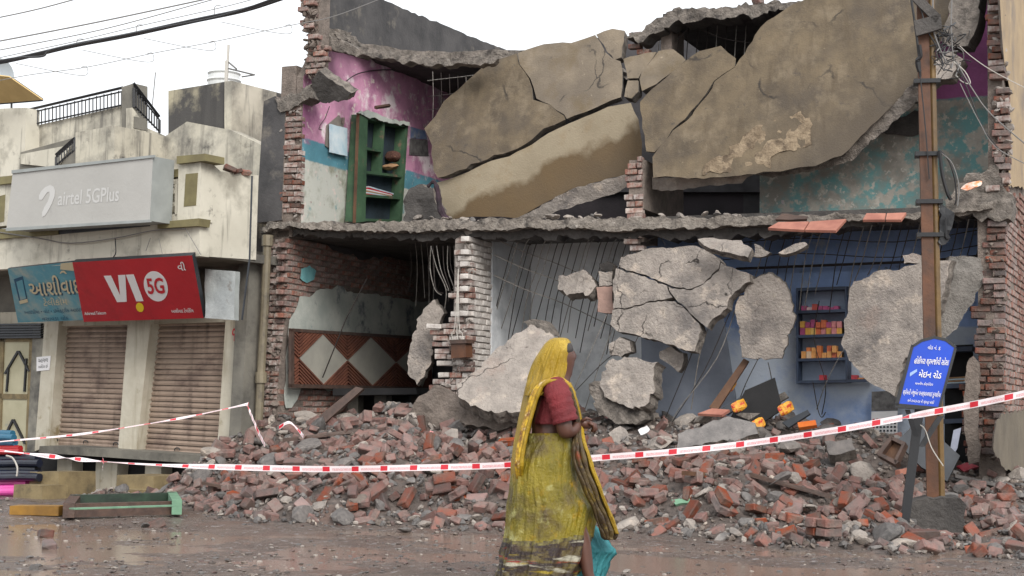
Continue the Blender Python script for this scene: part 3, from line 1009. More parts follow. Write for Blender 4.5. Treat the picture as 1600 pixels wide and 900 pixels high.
# --- far end wall: toothed brick end and exposed outer face
w = thing('end_wall', 'tall red brick end wall with toothed broken edge behind the wooden pole', 'wall', MAIN.P(UR, 0, 0))
MB().box(MAIN, UR0 + .03, UR - .008, .01, 6.5, 0, 3.38).done('wall_core', mortar, w)
got = lay_end(MAIN, 0, [(1545, 330), (1572, 330), (1570, 720), (1510, 724), (1506, 600), (1528, 560), (1524, 480), (1538, 455), (1545, 400), (1538, 362)], BW_RED, .02, .035, .06)
got += lay(w, MAIN, 'u', UR, [(1569, 300), (1640, 312), (1640, 740), (1572, 730)], BW_DULL, .0, .007)
bricks_into(w, got)
clumps(w, [(.0, [(1545, 330), (1572, 330), (1570, 720), (1510, 724), (1506, 600), (1528, 560), (1538, 455)])], 150, (.03, .08))
chunk('render_patch', [(1556, 660), (1566, 648), (1585, 642), (1612, 640), (1640, 650), (1640, 742), (1570, 734), (1552, 700)], (lambda p: MAIN.at_u(p[0], p[1], UR + .05), MAIN.U), .03,
      [mat('brown_render', (112, 102, 86), (94, 86, 74), 3, .85, .4, 25, coords='World'), mortar], w, res=.09, jit=.03, bump=.006)
chunk('plaster_post', [(1508, 572), (1520, 556), (1529, 566), (1530, 720), (1512, 726), (1506, 640)], MAIN.v(-.16), .1, [mortar, mortar], w, res=.06, jit=.02, bump=.02)

w = thing('end_wall', 'upper end wall with ragged brick edge and tan render beside the wires', 'wall', MAIN.P(UR, 0, ZF))
UQ = u_of(1566, 120)
MB().box(MAIN, UQ - .16, UQ - .01, .06, 6.5, 3.36, 7.2).done('wall_core', mortar, w)
got = lay_end(MAIN, 0, [(1544, -20), (1562, -20), (1568, 90), (1578, 140), (1580, 270), (1574, 330), (1545, 335), (1535, 290), (1556, 262), (1552, 130), (1547, 60)], BW_RED + BW_WHITE[:2], .02, .05, .05)
bricks_into(w, got)
clumps(w, [(.03, [(1546, -20), (1564, -20), (1570, 90), (1580, 140), (1580, 270), (1574, 330), (1552, 330), (1556, 262), (1552, 130)])], 170, (.04, .10), mortar_white)
chunk('render', [(1559, -40), (1660, -40), (1660, 300), (1576, 290), (1578, 140), (1568, 88)], (lambda p: MAIN.at_u(p[0], p[1], UQ + .03), MAIN.U), .04,
      [mat('tan_render', (172, 150, 118), (150, 130, 104), 2, .85, .35, 25, coords='World', patch=((128, 116, 104), 1.4, .6, .08)), mortar], w, res=.15, jit=.03, bump=.006)
chunk('broken_ledge', [(1475, 300), (1540, 262), (1560, 258), (1580, 300), (1580, 336), (1545, 342), (1480, 334)], MAIN.v(-.08), .5, [aggregate, aggregate], w, res=.07, jit=.06, bump=.05)

# --- upper end wall beside the shops (pink room)
w = thing('end_wall', 'upper end wall painted pink with a teal band and peeling grey plaster', 'wall', MAIN.P(UP, 0, ZF))
fu = (lambda p: MAIN.at_u(p[0], p[1], UP), MAIN.U)
plate('painted_face', [(474, 120), (502, 66), (560, 70), (770, 96), (770, 362), (470, 352)], fu, .10, [pink_wall, mortar], w)
MB().box(MAIN, UP - .34, UP - .11, .012, 7.2, ZF - .1, 5.62).done('wall_core', mortar, w)
got = lay_end(MAIN, 0, [(446, 172), (472, 160), (470, 340), (436, 344), (440, 300)], BW_WHITE + BW_DULL[:2] + BW_RED[:1], .01, .015)
bricks_into(w, got)
plate('dark_render', [(412, 158), (430, 150), (446, 168), (440, 344), (400, 348)], MAIN.v(-.03), .3, [mould, mortar], w)
chunk('broken_crown', [(428, 152), (450, 145), (474, 138), (488, 130), (492, 152), (470, 166), (446, 172), (432, 168)], MAIN.v(-.06), .3, [aggregate, aggregate], w, res=.06, jit=.05, bump=.03)
clumps(w, [(.0, [(440, 172), (472, 160), (470, 345), (436, 344)])], 60, (.03, .07), mortar_white)
w2 = thing('parapet_wall', 'black mouldy roof parapet rising above the pink room', 'wall', MAIN.P(UP, 0, 6.0))
chunk('render', [(487, -60), (560, -40), (600, 0), (660, 26), (730, 54), (800, 82), (790, 96), (700, 94), (620, 88), (560, 74), (505, 60), (490, 40)], (lambda p: MAIN.at_u(p[0], p[1], UP + .0), MAIN.U), .2,
      [mould, mortar], w2, res=.16, jit=.02, bump=.006)
MB().box(MAIN, UP + .04, UP + .2, .03, .3, 5.5, 6.9).done('wall_core', mortar, w2)
bricks_into(w2, lay(w2, MAIN, 'v', 0, [(472, -30), (492, -30), (494, 60), (508, 64), (505, 110), (484, 122), (476, 96), (480, 60), (474, 34)], BW_DULL, .03, .06, .03, blen=.17, skip=.04))

clumps(w2, [(.0, [(472, -30), (494, -30), (494, 60), (508, 64), (505, 118), (482, 122), (476, 96), (480, 60), (474, 34)])], 220, (.04, .12))

# --- floor slab of the first storey with its ragged edge
fl = thing('floor_slab', 'broken first floor slab edge running across the whole ruin', 'floor slab', MAIN.P(4, 0, ZF))
edge_px = [(404, 356), (430, 346), (470, 350), (520, 348), (570, 350), (640, 346), (700, 344), (760, 343), (830, 342), (900, 342), (980, 341), (1050, 341), (1120, 338), (1180, 340),
           (1250, 337), (1330, 336), (1400, 334), (1460, 330), (1550, 318), (1552, 334), (1500, 342), (1440, 348), (1350, 354), (1280, 362), (1200, 368), (1120, 372), (1040, 370), (960, 374), (880, 376), (800, 372),
           (720, 374), (640, 378), (560, 374), (500, 368), (440, 366)]
nE = 19
top_e, bot_e = edge_px[:nE], edge_px[nE:][::-1]
def mid_e(f, wob, k):
    out = []
    for i, (x, y) in enumerate(top_e):
        yb = interp([(p[0], p[1]) for p in bot_e], x)
        out.append((x, y + (yb - y) * f + R.uniform(-wob, wob)))
    return out
chunk('broken_edge', [(x, y - 1) for x, y in top_e] + mid_e(.5, 2, 0)[::-1], MAIN.v(-.14), .40, [mat('pale_broken_screed', (160, 151, 141), (112, 105, 98), 11, .95, 1.0, 40, .05, patch=((78, 73, 69), 7, .6, .06), coords='World', layers=[((186, 178, 168), 9, .66, .05)]), aggregate], fl, res=.05, jit=.03, bump=.04, taper=0)
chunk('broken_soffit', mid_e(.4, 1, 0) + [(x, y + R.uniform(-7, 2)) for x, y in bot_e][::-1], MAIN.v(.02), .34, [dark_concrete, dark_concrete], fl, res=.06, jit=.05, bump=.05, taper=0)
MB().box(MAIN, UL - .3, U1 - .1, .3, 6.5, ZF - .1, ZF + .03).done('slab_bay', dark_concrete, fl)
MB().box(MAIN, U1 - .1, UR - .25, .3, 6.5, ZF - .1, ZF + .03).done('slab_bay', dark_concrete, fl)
for (a, b, c, d, n) in ((438, 468, 352, 344, 3), (500, 560, 356, 348, 3), (840, 1000, 346, 336, 14), (1000, 1150, 343, 333, 12), (1420, 1480, 340, 320, 6), (640, 760, 346, 338, 8)):
    for i in range(n):
        px, py = R.uniform(a, b), R.uniform(d, c)
        s = R.uniform(.07, .16)
        put('crumb', R.choice(RKC + RK[:2]), tumbled(MAIN.at_v(px, py, R.uniform(-.1, .25)), Vector((0, 0, 1)), .4, (s * 1.3, s, s * .7)), fl)
t = thing('floor_tile', 'terracotta floor tile sheet tipped over the slab edge above the blue shop', 'tile', MAIN.at_v(1260, 352, -.15))
plate('tile', [(1200, 356), (1216, 347), (1264, 346), (1256, 359)], MAIN.tilt(7, -.2, 3.6, 0, 55), .03, terracotta, t)
plate('tile', [(1258, 359), (1266, 346), (1322, 342), (1306, 360)], MAIN.tilt(7, -.2, 3.6, 0, 55), .03, terracotta, t)
t = thing('floor_tile', 'terracotta tile pair lying on the slab edge nearer the pole', 'tile', MAIN.at_v(1380, 340, -.15))
plate('tile', [(1348, 343), (1354, 333), (1384, 333), (1382, 343)], MAIN.tilt(8, -.15, 3.58, 0, 55), .03, terracotta, t)
plate('tile', [(1384, 343), (1386, 333), (1416, 332), (1408, 343)], MAIN.tilt(8, -.15, 3.58, 0, 55), .03, terracotta, t)
chunk('board', [(1212, 342), (1222, 333), (1262, 338), (1262, 343)], MAIN.tilt(7, -.05, 3.62, 0, 50), .03, [wet_wood, wet_wood], None, res=.1, jit=.015, bump=.005,
      label='dark board lying flat on the slab edge behind the terracotta sheet', cat='board')

# --- inner walls
bw = thing('back_wall', 'blue painted shop wall with peeling paint behind the hanging slabs', 'wall', MAIN.P(7, 2, 0))
VB = 1.3
plate('painted_face', [(1008, 352), (1552, 330), (1552, 760), (1008, 760)], MAIN.v(VB), .15, blue_wall, bw)
bw = thing('back_wall', 'grey plaster wall at the rear of the middle bay behind steel bars', 'wall', MAIN.P(4, 2, 0))
plate('plaster', [(830, 352), (1008, 352), (1020, 690), (830, 690)], MAIN.v(1.65), .1, grey_wall, bw)
plate('plaster', [(1000, 440), (1120, 430), (1160, 690), (1005, 690)], MAIN.tilt(6, .85, 1, 8, 0), .06, mat('slate_plaster', (140, 147, 160), (112, 119, 132), 1.6, .7, .25, 18, coords='World'), bw)
bw = thing('back_wall', 'wall painted dark as shade at the rear of the first ground floor bay', 'wall', MAIN.P(1.5, 4.2, 0))
MB().box(MAIN, UL - .1, U1 - .2, 4.2, 4.35, 0, ZF - .1).done('plaster', shade_plaster, bw)  # the bay's darkness is painted into this wall
bw = thing('back_wall', 'upstairs wall painted dark as shade behind the fallen ochre slab', 'wall', MAIN.P(4, 5, ZF))
plate('plaster', [(690, 104), (812, 96), (850, 78), (930, 60), (960, 51), (1004, 62), (1060, 34), (1250, 16), (1250, 300), (690, 300)], MAIN.v(4.5), .1, shade_plaster, bw)  # shade-coloured sheet, top edge shaped so slab cracks show dark
MB().box(MAIN, UP - .1, UC + .05, 4.6, 4.75, ZF, 6.35).done('plaster', mat('shade_violet_plaster', (58, 52, 56), (44, 41, 44), 2, coords='World'), bw)  # near-black colour stands for the shade behind the slab
MB().box(MAIN, UC + .05, UR, 4.6, 4.75, ZF, 6.6).done('plaster', shade_plaster, bw)
bw = thing('back_wall', 'upstairs wall with violet top and flaking teal paint under the ochre slab', 'wall', MAIN.P(8, 1.8, ZF))
plate('painted_face', [(1187, 200), (1187, 352), (1556, 340), (1556, -10), (1470, 0), (1300, 60)], MAIN.v(1.15), .12, violet_wall, bw)
chunk('torn_plaster_lump', [(1385, 190), (1440, 170), (1440, 214), (1400, 214), (1370, 208)], MAIN.v(1.12), .06, [dark_concrete, aggregate], bw, res=.08, jit=.04, bump=.01)

# --- what is left of the roof
rf = thing('roof_slab', 'jagged remnant of concrete roof over the pink room', 'roof slab', MAIN.P(1.2, 1, 6))
zr = MAIN.at_u(505, 62, UP).z
tri = [MAIN.P(UP, .3, zr), MAIN.P(UP + .3, .6, zr), at_z(560, 80, zr), at_z(640, 92, zr), at_z(700, 95, zr), at_z(772, 92, zr), MAIN.P(3.4, 2.6, zr), MAIN.P(3.6, 4.6, zr), MAIN.P(UP, 4.6, zr)]
chunk('slab', tri, (None, Vector((0, 0, -1))), .13, [dark_concrete, aggregate], rf, res=.12, jit=.05, bump=.02, taper=0, world_pts=True)
chunk('broken_edge', [(488, 62), (510, 56), (560, 72), (620, 86), (700, 90), (775, 88), (770, 97), (700, 101), (620, 98), (560, 86), (500, 72)], MAIN.v(.35), .25, [aggregate, aggregate], rf, res=.06, jit=.04, bump=.03)
rf = thing('roof_slab', 'rough edge of roof slab over the dark gap above the ochre slabs', 'roof slab', MAIN.P(6.3, 1, 6))
chunk('broken_edge', [(976, 58), (992, 52), (1008, 44), (1030, 28), (1062, 14), (1120, 11), (1190, 5), (1262, 0), (1250, 12), (1200, 22), (1150, 26), (1100, 28), (1062, 32), (1030, 48), (1006, 62)], MAIN.v(.75), .35, [aggregate, dark_concrete], rf, res=.06, jit=.05, bump=.05, taper=0)
zq = MAIN.at_v(1120, 24, 1.0).z
MB().box(MAIN, UC + .0, UR - .3, 1.0, 4.7, zq - .05, zq + .08).done('slab', dark_concrete, rf)
tag(put('brick', BB[2], tumbled(MAIN.at_v(1186, 2, .9), Vector((0, 0, 1)), .2)), 'single brick lying on the roof edge against the white sky', 'brick')

# --- the fallen ochre slabs upstairs
def damp_line(m, a, b, cc=((116, 94, 62), (84, 74, 62)), soft=.07):
    """brown damp staining below a slanting tide mark through two points"""
    nt = m.node_tree
    nd, ln = nt.nodes, nt.links
    bs = nd['Principled BSDF']
    old = bs.inputs['Base Color'].links[0].from_socket
    g = nd.new('ShaderNodeNewGeometry')
    d = nd.new('ShaderNodeVectorMath')
    d.operation = 'DOT_PRODUCT'
    k = (b.z - a.z) / (b.x - a.x)
    ln.new(g.outputs['Position'], d.inputs[0])
    d.inputs[1].default_value = (-k, 0, 1)
    n = nd.new('ShaderNodeTexNoise')
    n.inputs['Scale'].default_value = 1.8
    n.inputs['Detail'].default_value = 9
    ln.new(g.outputs['Position'], n.inputs['Vector'])
    ma = nd.new('ShaderNodeMath')
    ma.operation = 'MULTIPLY_ADD'
    ln.new(n.outputs[0], ma.inputs[0])
    ma.inputs[1].default_value = 1.1
    ln.new(d.outputs['Value'], ma.inputs[2])
    z0 = a.z - k * a.x + .55
    r = nd.new('ShaderNodeMapRange')
    r.inputs[1].default_value = z0 + soft
    r.inputs[2].default_value = z0 - soft
    ln.new(ma.outputs[0], r.inputs[0])
    c = nd.new('ShaderNodeMix')
    c.data_type = 'RGBA'
    c.inputs[6].default_value = srgb(cc[0])
    c.inputs[7].default_value = srgb(cc[1])
    ln.new(n.outputs[0], c.inputs[0])
    x = nd.new('ShaderNodeMix')
    x.data_type = 'RGBA'
    ln.new(r.outputs[0], x.inputs[0])
    ln.new(old, x.inputs[6])
    ln.new(c.outputs[2], x.inputs[7])
    ln.new(x.outputs[2], bs.inputs['Base Color'])
sl = thing('fallen_slab', 'huge cracked ochre slab leaning across the upper storey nearest the pink room', 'slab', MAIN.P(4, .1, ZF))
A = MAIN.tilt(4.0, .55, 4.5, 0, 14)
B = MAIN.tilt(4.0, .50, 4.5, 0, -8)
T = .16
chunk('slab_piece', [(768, 96), (809, 84), (811, 100), (826, 123), (833, 154), (861, 165), (880, 181), (882, 187), (850, 201), (831, 217), (796, 236), (772, 242), (737, 256), (729, 263), (683, 279), (677, 267), (675, 228), (663, 201), (679, 182), (694, 158), (718, 139), (741, 119)],
      A, T, [ochre, aggregate], sl, res=.14, jit=.02, bump=.012, grow=.005)
chunk('slab_piece', [(811, 83), (850, 69), (893, 67), (930, 55), (946, 81), (958, 92), (969, 96), (973, 119), (969, 151), (943, 162), (884, 185), (881, 178), (860, 163), (838, 153), (829, 122), (813, 100)],
      A, T, [ochre_pale, aggregate], sl, res=.14, jit=.014, bump=.012, grow=.005)
chunk('slab_piece', [(932, 54), (957, 45), (976, 47), (970, 90), (961, 92), (949, 79)], A, T, [ochre_pale, aggregate], sl, res=.1, jit=.014, bump=.008, grow=.005)
chunk('slab_piece', [(975, 92), (1025, 81), (1002, 114), (998, 121), (980, 122)], A, T, [ochre_pale, aggregate], sl, res=.1, jit=.012, bump=.008, grow=.005)
chunk('slab_piece', [(981, 126), (997, 126), (998, 143), (986, 152), (975, 150)], A, T, [ochre_pale, aggregate], sl, res=.1, jit=.012, bump=.006, grow=.005)
chunk('slab_piece', [(1029, 79), (1052, 77), (1072, 94), (1052, 111), (1025, 131), (1004, 142), (1001, 123), (1004, 113)], A, T, [ochre_pale, aggregate], sl, res=.1, jit=.014, bump=.008, grow=.005)
chunk('slab_piece', [(679, 287), (733, 268), (768, 251), (796, 244), (831, 225), (858, 208), (889, 192), (951, 168), (986, 160), (996, 186), (1003, 224), (1002, 248), (986, 271), (951, 279), (889, 298), (850, 318), (811, 341), (768, 337), (702, 343), (691, 333), (677, 302)],
      B, T, [cream_band, aggregate], sl, res=.14, jit=.012, bump=.012)
damp_line(cream_band, B[0]((735, 326)), B[0]((985, 200)))
chunk('slab_edge', [(806, 343), (889, 299), (951, 280), (986, 272), (988, 291), (960, 303), (900, 320), (830, 347)], MAIN.tilt(4, .40, 4.0, 0, -20), .12, [concrete, aggregate], sl, res=.09, jit=.025, bump=.02)
sl = thing('fallen_slab', 'largest ochre slab sagging like a curtain from roof level down to the doorway', 'slab', MAIN.P(7, .1, ZF))
A2 = MAIN.tilt(7.0, .35, 5.0, 4, 12)
ochre_low = ochre.copy()
damp_line(ochre_low, A2[0]((1230, 252)), A2[0]((1425, 108)), ((92, 80, 64), (62, 57, 53)), .5)
chunk('slab_piece', [(1000, 160), (1010, 148), (1041, 122), (1070, 96), (1092, 81), (1126, 72), (1149, 93), (1147, 104), (1115, 125), (1103, 146), (1091, 160), (1069, 185), (1049, 202), (1040, 219), (1022, 236), (1011, 235), (1006, 200)],
      A2, T, [ochre, aggregate], sl, res=.13, jit=.014, bump=.012, grow=.005)
chunk('slab_piece', [(1150, 107), (1156, 95), (1190, 46), (1231, 15), (1252, 4), (1300, -14), (1430, -40), (1500, -40), (1480, 30), (1462, 80), (1436, 119), (1410, 152), (1377, 181), (1344, 214), (1316, 242), (1275, 259), (1221, 267), (1180, 273), (1100, 278), (1020, 276), (1022, 246), (1031, 232), (1046, 216), (1053, 206), (1075, 188), (1096, 163), (1108, 149), (1119, 128)],
      A2, T, [ochre_low, aggregate], sl, res=.11, jit=.02, bump=.016, bow=.03, grow=.005)
chunk('slab_edge', [(1436, 117), (1468, 112), (1452, 148), (1402, 186), (1362, 222), (1330, 250), (1280, 268), (1200, 276), (1180, 272), (1221, 266), (1275, 258), (1316, 241), (1344, 213), (1377, 180), (1410, 151)],
      MAIN.tilt(7.0, .30, 4.6, 4, -10), .14, [aggregate, dark_concrete], sl, res=.07, jit=.03, bump=.03)
chunk('slab_edge', [(1020, 276), (1100, 277), (1176, 272), (1160, 286), (1060, 296), (1020, 298)], MAIN.tilt(6.0, .28, 4.2, 4, -15), .12, [concrete, aggregate], sl, res=.08, jit=.025, bump=.02)
chunk('spalled_patch', [(1096, 268), (1112, 250), (1136, 240), (1150, 226), (1178, 200), (1205, 186), (1240, 178), (1266, 186), (1262, 204), (1270, 226), (1250, 236), (1215, 240), (1200, 262), (1150, 266)],
      MAIN.tilt(7.0, .318, 5.0, 4, 12), .05, [mat('spalled_render', (160, 142, 118), (122, 106, 86), 7, .9, 1.0, 30, .04, coords='World', patch=((100, 86, 70), 5, .58, .05)), mortar], sl, res=.05, jit=.05, bump=.02)
chunk('beam_stub', [(1490, -30), (1534, -30), (1526, 40), (1512, 74), (1486, 76), (1474, 60)], MAIN.tilt(8.6, .2, 5.6, -8, 5), .3, [aggregate, dark_concrete], sl, res=.08, jit=.03, bump=.02)
chunk('beam_stub', [(1440, 100), (1490, 80), (1500, 96), (1470, 122), (1450, 142), (1436, 130)], MAIN.tilt(8.4, .15, 5.3, -8, 5), .25, [concrete, aggregate], sl, res=.07, jit=.06, bump=.04)

# --- hanging and fallen lumps of slab
def lump(pix, plane, thick, label, name='concrete_slab_piece', mats=None, res=.05, jit=.04, bump=.019, taper=-.03, cat='concrete piece', pieces=None, **k):
    mats = mats or [concrete, aggregate]
    if pieces:
        fn, n = plane
        t = thing(name, label, cat, min((fn(p) for q in pieces for p in q), key=lambda P: P.z))
        for q in pieces: chunk('fragment', q, plane, thick, mats, t, res=res, jit=jit, bump=bump, taper=taper, **k)
        return t
    return chunk(name, pix, plane, thick, mats, None, res=res, jit=jit, bump=bump, taper=taper, label=label, cat=cat, **k)
lump(None, MAIN.tilt(5.6, -.1, 2.6, -6, 8), .15, 'big cracked slab hanging from bars in the middle of the ground floor', name='hanging_slab', jit=.018, bump=.018, res=.06, taper=-.015, grow=.003, pieces=[
    [(970, 402), (987, 397), (1017, 389), (1062, 386), (1089, 385), (1111, 397), (1126, 409), (1122, 418), (1099, 441), (1081, 451), (1055, 448), (1040, 442), (1002, 427), (968, 418)],
    [(1127, 411), (1149, 419), (1170, 429), (1172, 438), (1153, 450), (1138, 465), (1134, 480), (1115, 499), (1104, 512), (1093, 502), (1074, 483), (1056, 469), (1052, 462), (1043, 447), (1055, 451), (1081, 454), (1101, 444), (1124, 421)],
    [(962, 421), (1002, 431), (1040, 446), (1049, 464), (1040, 466), (1010, 472), (975, 481), (959, 481)],
    [(959, 484), (975, 484), (1010, 475), (1040, 469), (1053, 471), (1073, 487), (1091, 505), (1096, 518), (1085, 548), (1062, 544), (1040, 537), (1021, 529), (994, 524), (964, 516), (955, 506)]])
lump([(1187, 429), (1206, 431), (1225, 440), (1232, 457), (1242, 476), (1238, 510), (1229, 529), (1219, 544), (1215, 565), (1187, 559), (1161, 557), (1155, 514), (1149, 491), (1151, 472), (1168, 446)],
     MAIN.tilt(6.8, -.05, 2.4, 12, -6), .16, 'upright slab piece dangling just beside the packet shelf', name='hanging_slab', bump=.019)
t = thing('hanging_slab', 'thick slab hanging behind the pole and the blue sign', 'concrete piece', MAIN.at_v(1400, 616, -.3))
chunk('slab_face', [(1328, 454), (1338, 442), (1371, 426), (1405, 421), (1448, 409), (1486, 406), (1478, 440), (1462, 490), (1448, 528), (1430, 545), (1414, 560), (1405, 588), (1395, 617), (1381, 607), (1357, 595), (1342, 578), (1323, 555), (1317, 535), (1323, 488)],
      MAIN.tilt(8.0, -.30, 2.4, -8, 0), .2, [concrete, aggregate], t, res=.06, jit=.03, bump=.019, taper=.0)
chunk('slab_flank', [(1484, 406), (1514, 403), (1534, 406), (1539, 426), (1534, 445), (1514, 473), (1495, 507), (1471, 533), (1446, 534), (1460, 490), (1476, 440)],
      MAIN.tilt(8.55, -.24, 2.6, 22, 0), .16, [mat('shaded_slab_flank', (138, 133, 127), (108, 104, 99), 5, .9, 1.0, 30, .035, coords='World'), aggregate], t, res=.06, jit=.03, bump=.03, taper=.0, grow=.02)  # same slab, its shaded side put into a darker grey
lump([(872, 432), (900, 422), (922, 428), (931, 446), (915, 460), (885, 462), (873, 450)], MAIN.tilt(4.4, .1, 2.6, -8, 20), .16, 'small pale lump caught in the bars over the woman', bump=.03)
lump([(935, 424), (958, 424), (958, 444), (936, 446)], MAIN.v(.1), .14, 'pale cube of masonry caught above a pinkish block', res=.06, jit=.02)
lump([(933, 448), (957, 447), (957, 490), (935, 488)], MAIN.v(.1), .14, 'pinkish upright block against the cracked slab', res=.06, jit=.02, mats=[mat('pinkish_block', (168, 138, 126), (146, 120, 110), 5, .9, .6, 30, coords='World'), aggregate])
lump([(936, 412), (948, 408), (958, 415), (956, 424), (938, 424)], MAIN.v(.2), .12, 'dark crumb of mortar perched over the pale cube', res=.05, jit=.02, mats=[dark_concrete, aggregate])
lump([(798, 528), (833, 508), (856, 520), (872, 530), (858, 560), (840, 600), (820, 640), (786, 646), (745, 637), (712, 618), (712, 603), (745, 577), (775, 548)], MAIN.tilt(3.6, -.9, 1.5, 6, 34), .18,
     'broad slab lying against the heap right behind the veiled head', name='fallen_slab_piece', bump=.019)
lump([(818, 503), (838, 497), (860, 512), (866, 526), (830, 516)], MAIN.v(.0), .16, 'lump of mortar on the top corner of the broad slab', res=.06, jit=.03, mats=[aggregate, aggregate])
lump([(716, 628), (760, 640), (812, 646), (818, 668), (770, 672), (722, 660)], MAIN.tilt(3.6, -.75, 1.2, 6, 10), .2, 'grooved underside piece below the broad slab', name='fallen_slab_piece', mats=[mortar, aggregate], bump=.04)
lump([(941, 582), (953, 563), (979, 555), (1006, 557), (1026, 567), (1023, 586), (1021, 612), (1009, 631), (987, 639), (964, 629), (945, 620), (934, 601)], MAIN.tilt(5.2, -.3, 1.5, -4, 16), .24, 'square slab lump with a dark hole resting on the heap', name='fallen_slab_piece', bump=.025)
lump([(953, 537), (968, 525), (983, 533), (987, 548), (972, 557), (955, 555)], MAIN.v(-.1), .18, 'rounded lump sitting on top of the square slab lump', res=.06, jit=.02, bump=.03)
lump([(1030, 546), (1047, 542), (1068, 552), (1070, 563), (1060, 582), (1043, 567), (1030, 559)], MAIN.v(0), .15, 'wedge of concrete hanging under the cracked slab corner', res=.06, jit=.02, bump=.03)
lump([(921, 602), (936, 596), (948, 622), (966, 632), (990, 642), (1006, 636), (1010, 652), (980, 664), (940, 650), (924, 630)], MAIN.v(-.3), .3, 'crumbled footing of rough concrete under the square lump', mats=[aggregate, aggregate], res=.06, jit=.05, bump=.05)
lump([(1091, 374), (1115, 371), (1157, 378), (1176, 387), (1172, 401), (1138, 397), (1100, 385)], MAIN.tilt(6, -.3, 3.2, 0, 30), .1, 'flat flake of slab hanging below the floor edge above the cracked slab', res=.06, jit=.02)
lump([(1178, 380), (1201, 395), (1191, 401), (1178, 400)], MAIN.v(-.25), .1, 'small chip hanging next to the flat flake', res=.05, jit=.02)
lump([(1217, 393), (1236, 382), (1259, 377), (1263, 383), (1248, 391), (1229, 395)], MAIN.tilt(7, -.2, 3.2, 0, 20), .07, 'thin leaf shaped flake stuck in the bars over the shelf', res=.06, jit=.02)
lump([(1411, 398), (1426, 394), (1445, 400), (1444, 410), (1412, 412)], MAIN.v(-.3), .15, 'little stone balanced on the thick slab next to the pole', res=.05, jit=.02)
lump([(636, 562), (644, 522), (656, 490), (676, 470), (688, 478), (692, 492), (680, 526), (676, 554), (664, 586), (648, 602), (638, 586)], MAIN.tilt(2.6, .2, 2.2, 10, 0), .12, 'tall flake of plaster slab beside the diamond panel', name='hanging_slab', bump=.02)
lump([(488, 124), (500, 114), (524, 128), (548, 144), (542, 154), (506, 162), (494, 152)], MAIN.tilt(.7, -.35, 5.4, -10, -30), .14, 'dark corner of slab jutting from the pink wall', mats=[dark_concrete, aggregate], bump=.02)
lump([(632, 310), (640, 292), (658, 287), (676, 298), (692, 344), (630, 349)], MAIN.v(.15), .2, 'dark broken block leaning next to the green cupboard', mats=[dark_concrete, aggregate], bump=.03)
for pix, lab in (([(1055, 700), (1060, 676), (1140, 650), (1178, 660), (1186, 676), (1130, 690)], 'grey flat slab half buried in the heap below the yellow packets'),
                 ([(950, 676), (968, 668), (984, 676), (982, 694), (960, 696)], 'pale flat stone on the heap beyond the sari'),
                 ([(960, 742), (990, 738), (992, 748), (964, 752)], 'whitish stone lying on the heap near the tape end'),
                 ([(1136, 722), (1176, 714), (1180, 738), (1144, 744)], 'square grey paver lying on the heap under the tape'),
                 ([(1290, 690), (1330, 684), (1334, 702), (1300, 708)], 'long dark stone on the heap below the calendar')):
    c = pix[0]
    u, z = top_pt(c[0], 655, .2)
    dy = (c[1] - 655) / 190.0
    lump(pix, MAIN.tilt(u, -.15 - 3.4 * max(0, min(1, dy + .05)), max(.15, z * (1 - max(0, dy))), R.uniform(-12, 12), 38), .16, lab, mats=[concrete if 'pale' in lab or 'whit' in lab else stone_grey, aggregate], res=.07, jit=.03, bump=.02)

# --- reinforcing bars
def bar(px_pts, v0, v1, parent, r=.006, name='rebar', m=None):
    m = m or (rebar_pale if R.random() < .4 and name == 'rebar' else rebar_m)
    n = len(px_pts)
    P = [MAIN.at_v(p[0], p[1], v0 + (v1 - v0) * i / max(1, n - 1)) for i, p in enumerate(px_pts)]
    MB().tube(catmull(P, 4), r, 4).done(name, m or rebar_m, parent)
cage = thing('reinforcement_mat', 'dangling mat of thin steel bars below the slab in the middle bay', 'steel bars', MAIN.P(4, 0, 2))
for i in range(20):
    x = 790 + i * 10.5 + R.uniform(-3, 3)
    bar([(x + 14, 374), (x + 8, 384), (x - 2, 420), (x - 14 - R.uniform(0, 6), 470), (x - 26 - R.uniform(0, 10), 520 + R.uniform(-15, 40))], .1, .9, cage)
for y0 in (372, 398, 430):
    bar([(772, y0), (820, y0 + 22), (880, y0 + 44), (960, y0 + 82)], .3, .6, cage)
for pts in ([(1000, 520), (975, 570), (930, 650)], [(962, 500), (940, 560), (914, 640)], [(948, 492), (918, 560), (896, 610)], [(900, 610), (950, 560), (990, 540)], [(1012, 376), (1030, 370), (1040, 384)],
            [(1096, 515), (1070, 580), (1036, 662)], [(1140, 490), (1100, 580), (1050, 660)], [(1150, 480), (1120, 560), (1060, 640), (1046, 668)], [(1106, 514), (1092, 560), (1080, 640)], [(1185, 560), (1165, 600), (1150, 640)], [(1200, 566), (1206, 600), (1200, 640)]):
    bar(pts, .0, .1, cage, .006)
cage = thing('reinforcement_mat', 'row of bent steel bars hanging in front of the blue wall', 'steel bars', MAIN.P(7.5, 0, 2.5))
for i in range(24):
    x = 1190 + i * 14.8 + R.uniform(-4, 4)
    bar([(x + 10, 362 - i * .9), (x + 4, 372), (x - 6, 410), (x - 14 - R.uniform(0, 8), 440 + R.uniform(-10, 50))], .0, .7, cage)
for y0 in (372, 396):
    bar([(1130, y0 + 10), (1250, y0), (1400, y0 + 6), (1536, y0 - 14)], .5, .6, cage)
bar([(1150, 420), (1300, 414), (1440, 408), (1545, 398)], 1.1, 1.1, cage, .018, 'pipe')
for pts in ([(1280, 470), (1272, 530), (1290, 600), (1284, 648)], [(1335, 520), (1310, 560), (1290, 600), (1276, 640)], [(1270, 596), (1278, 640), (1284, 652), (1290, 644)]):
    bar(pts, .8, .9, cage, .006)
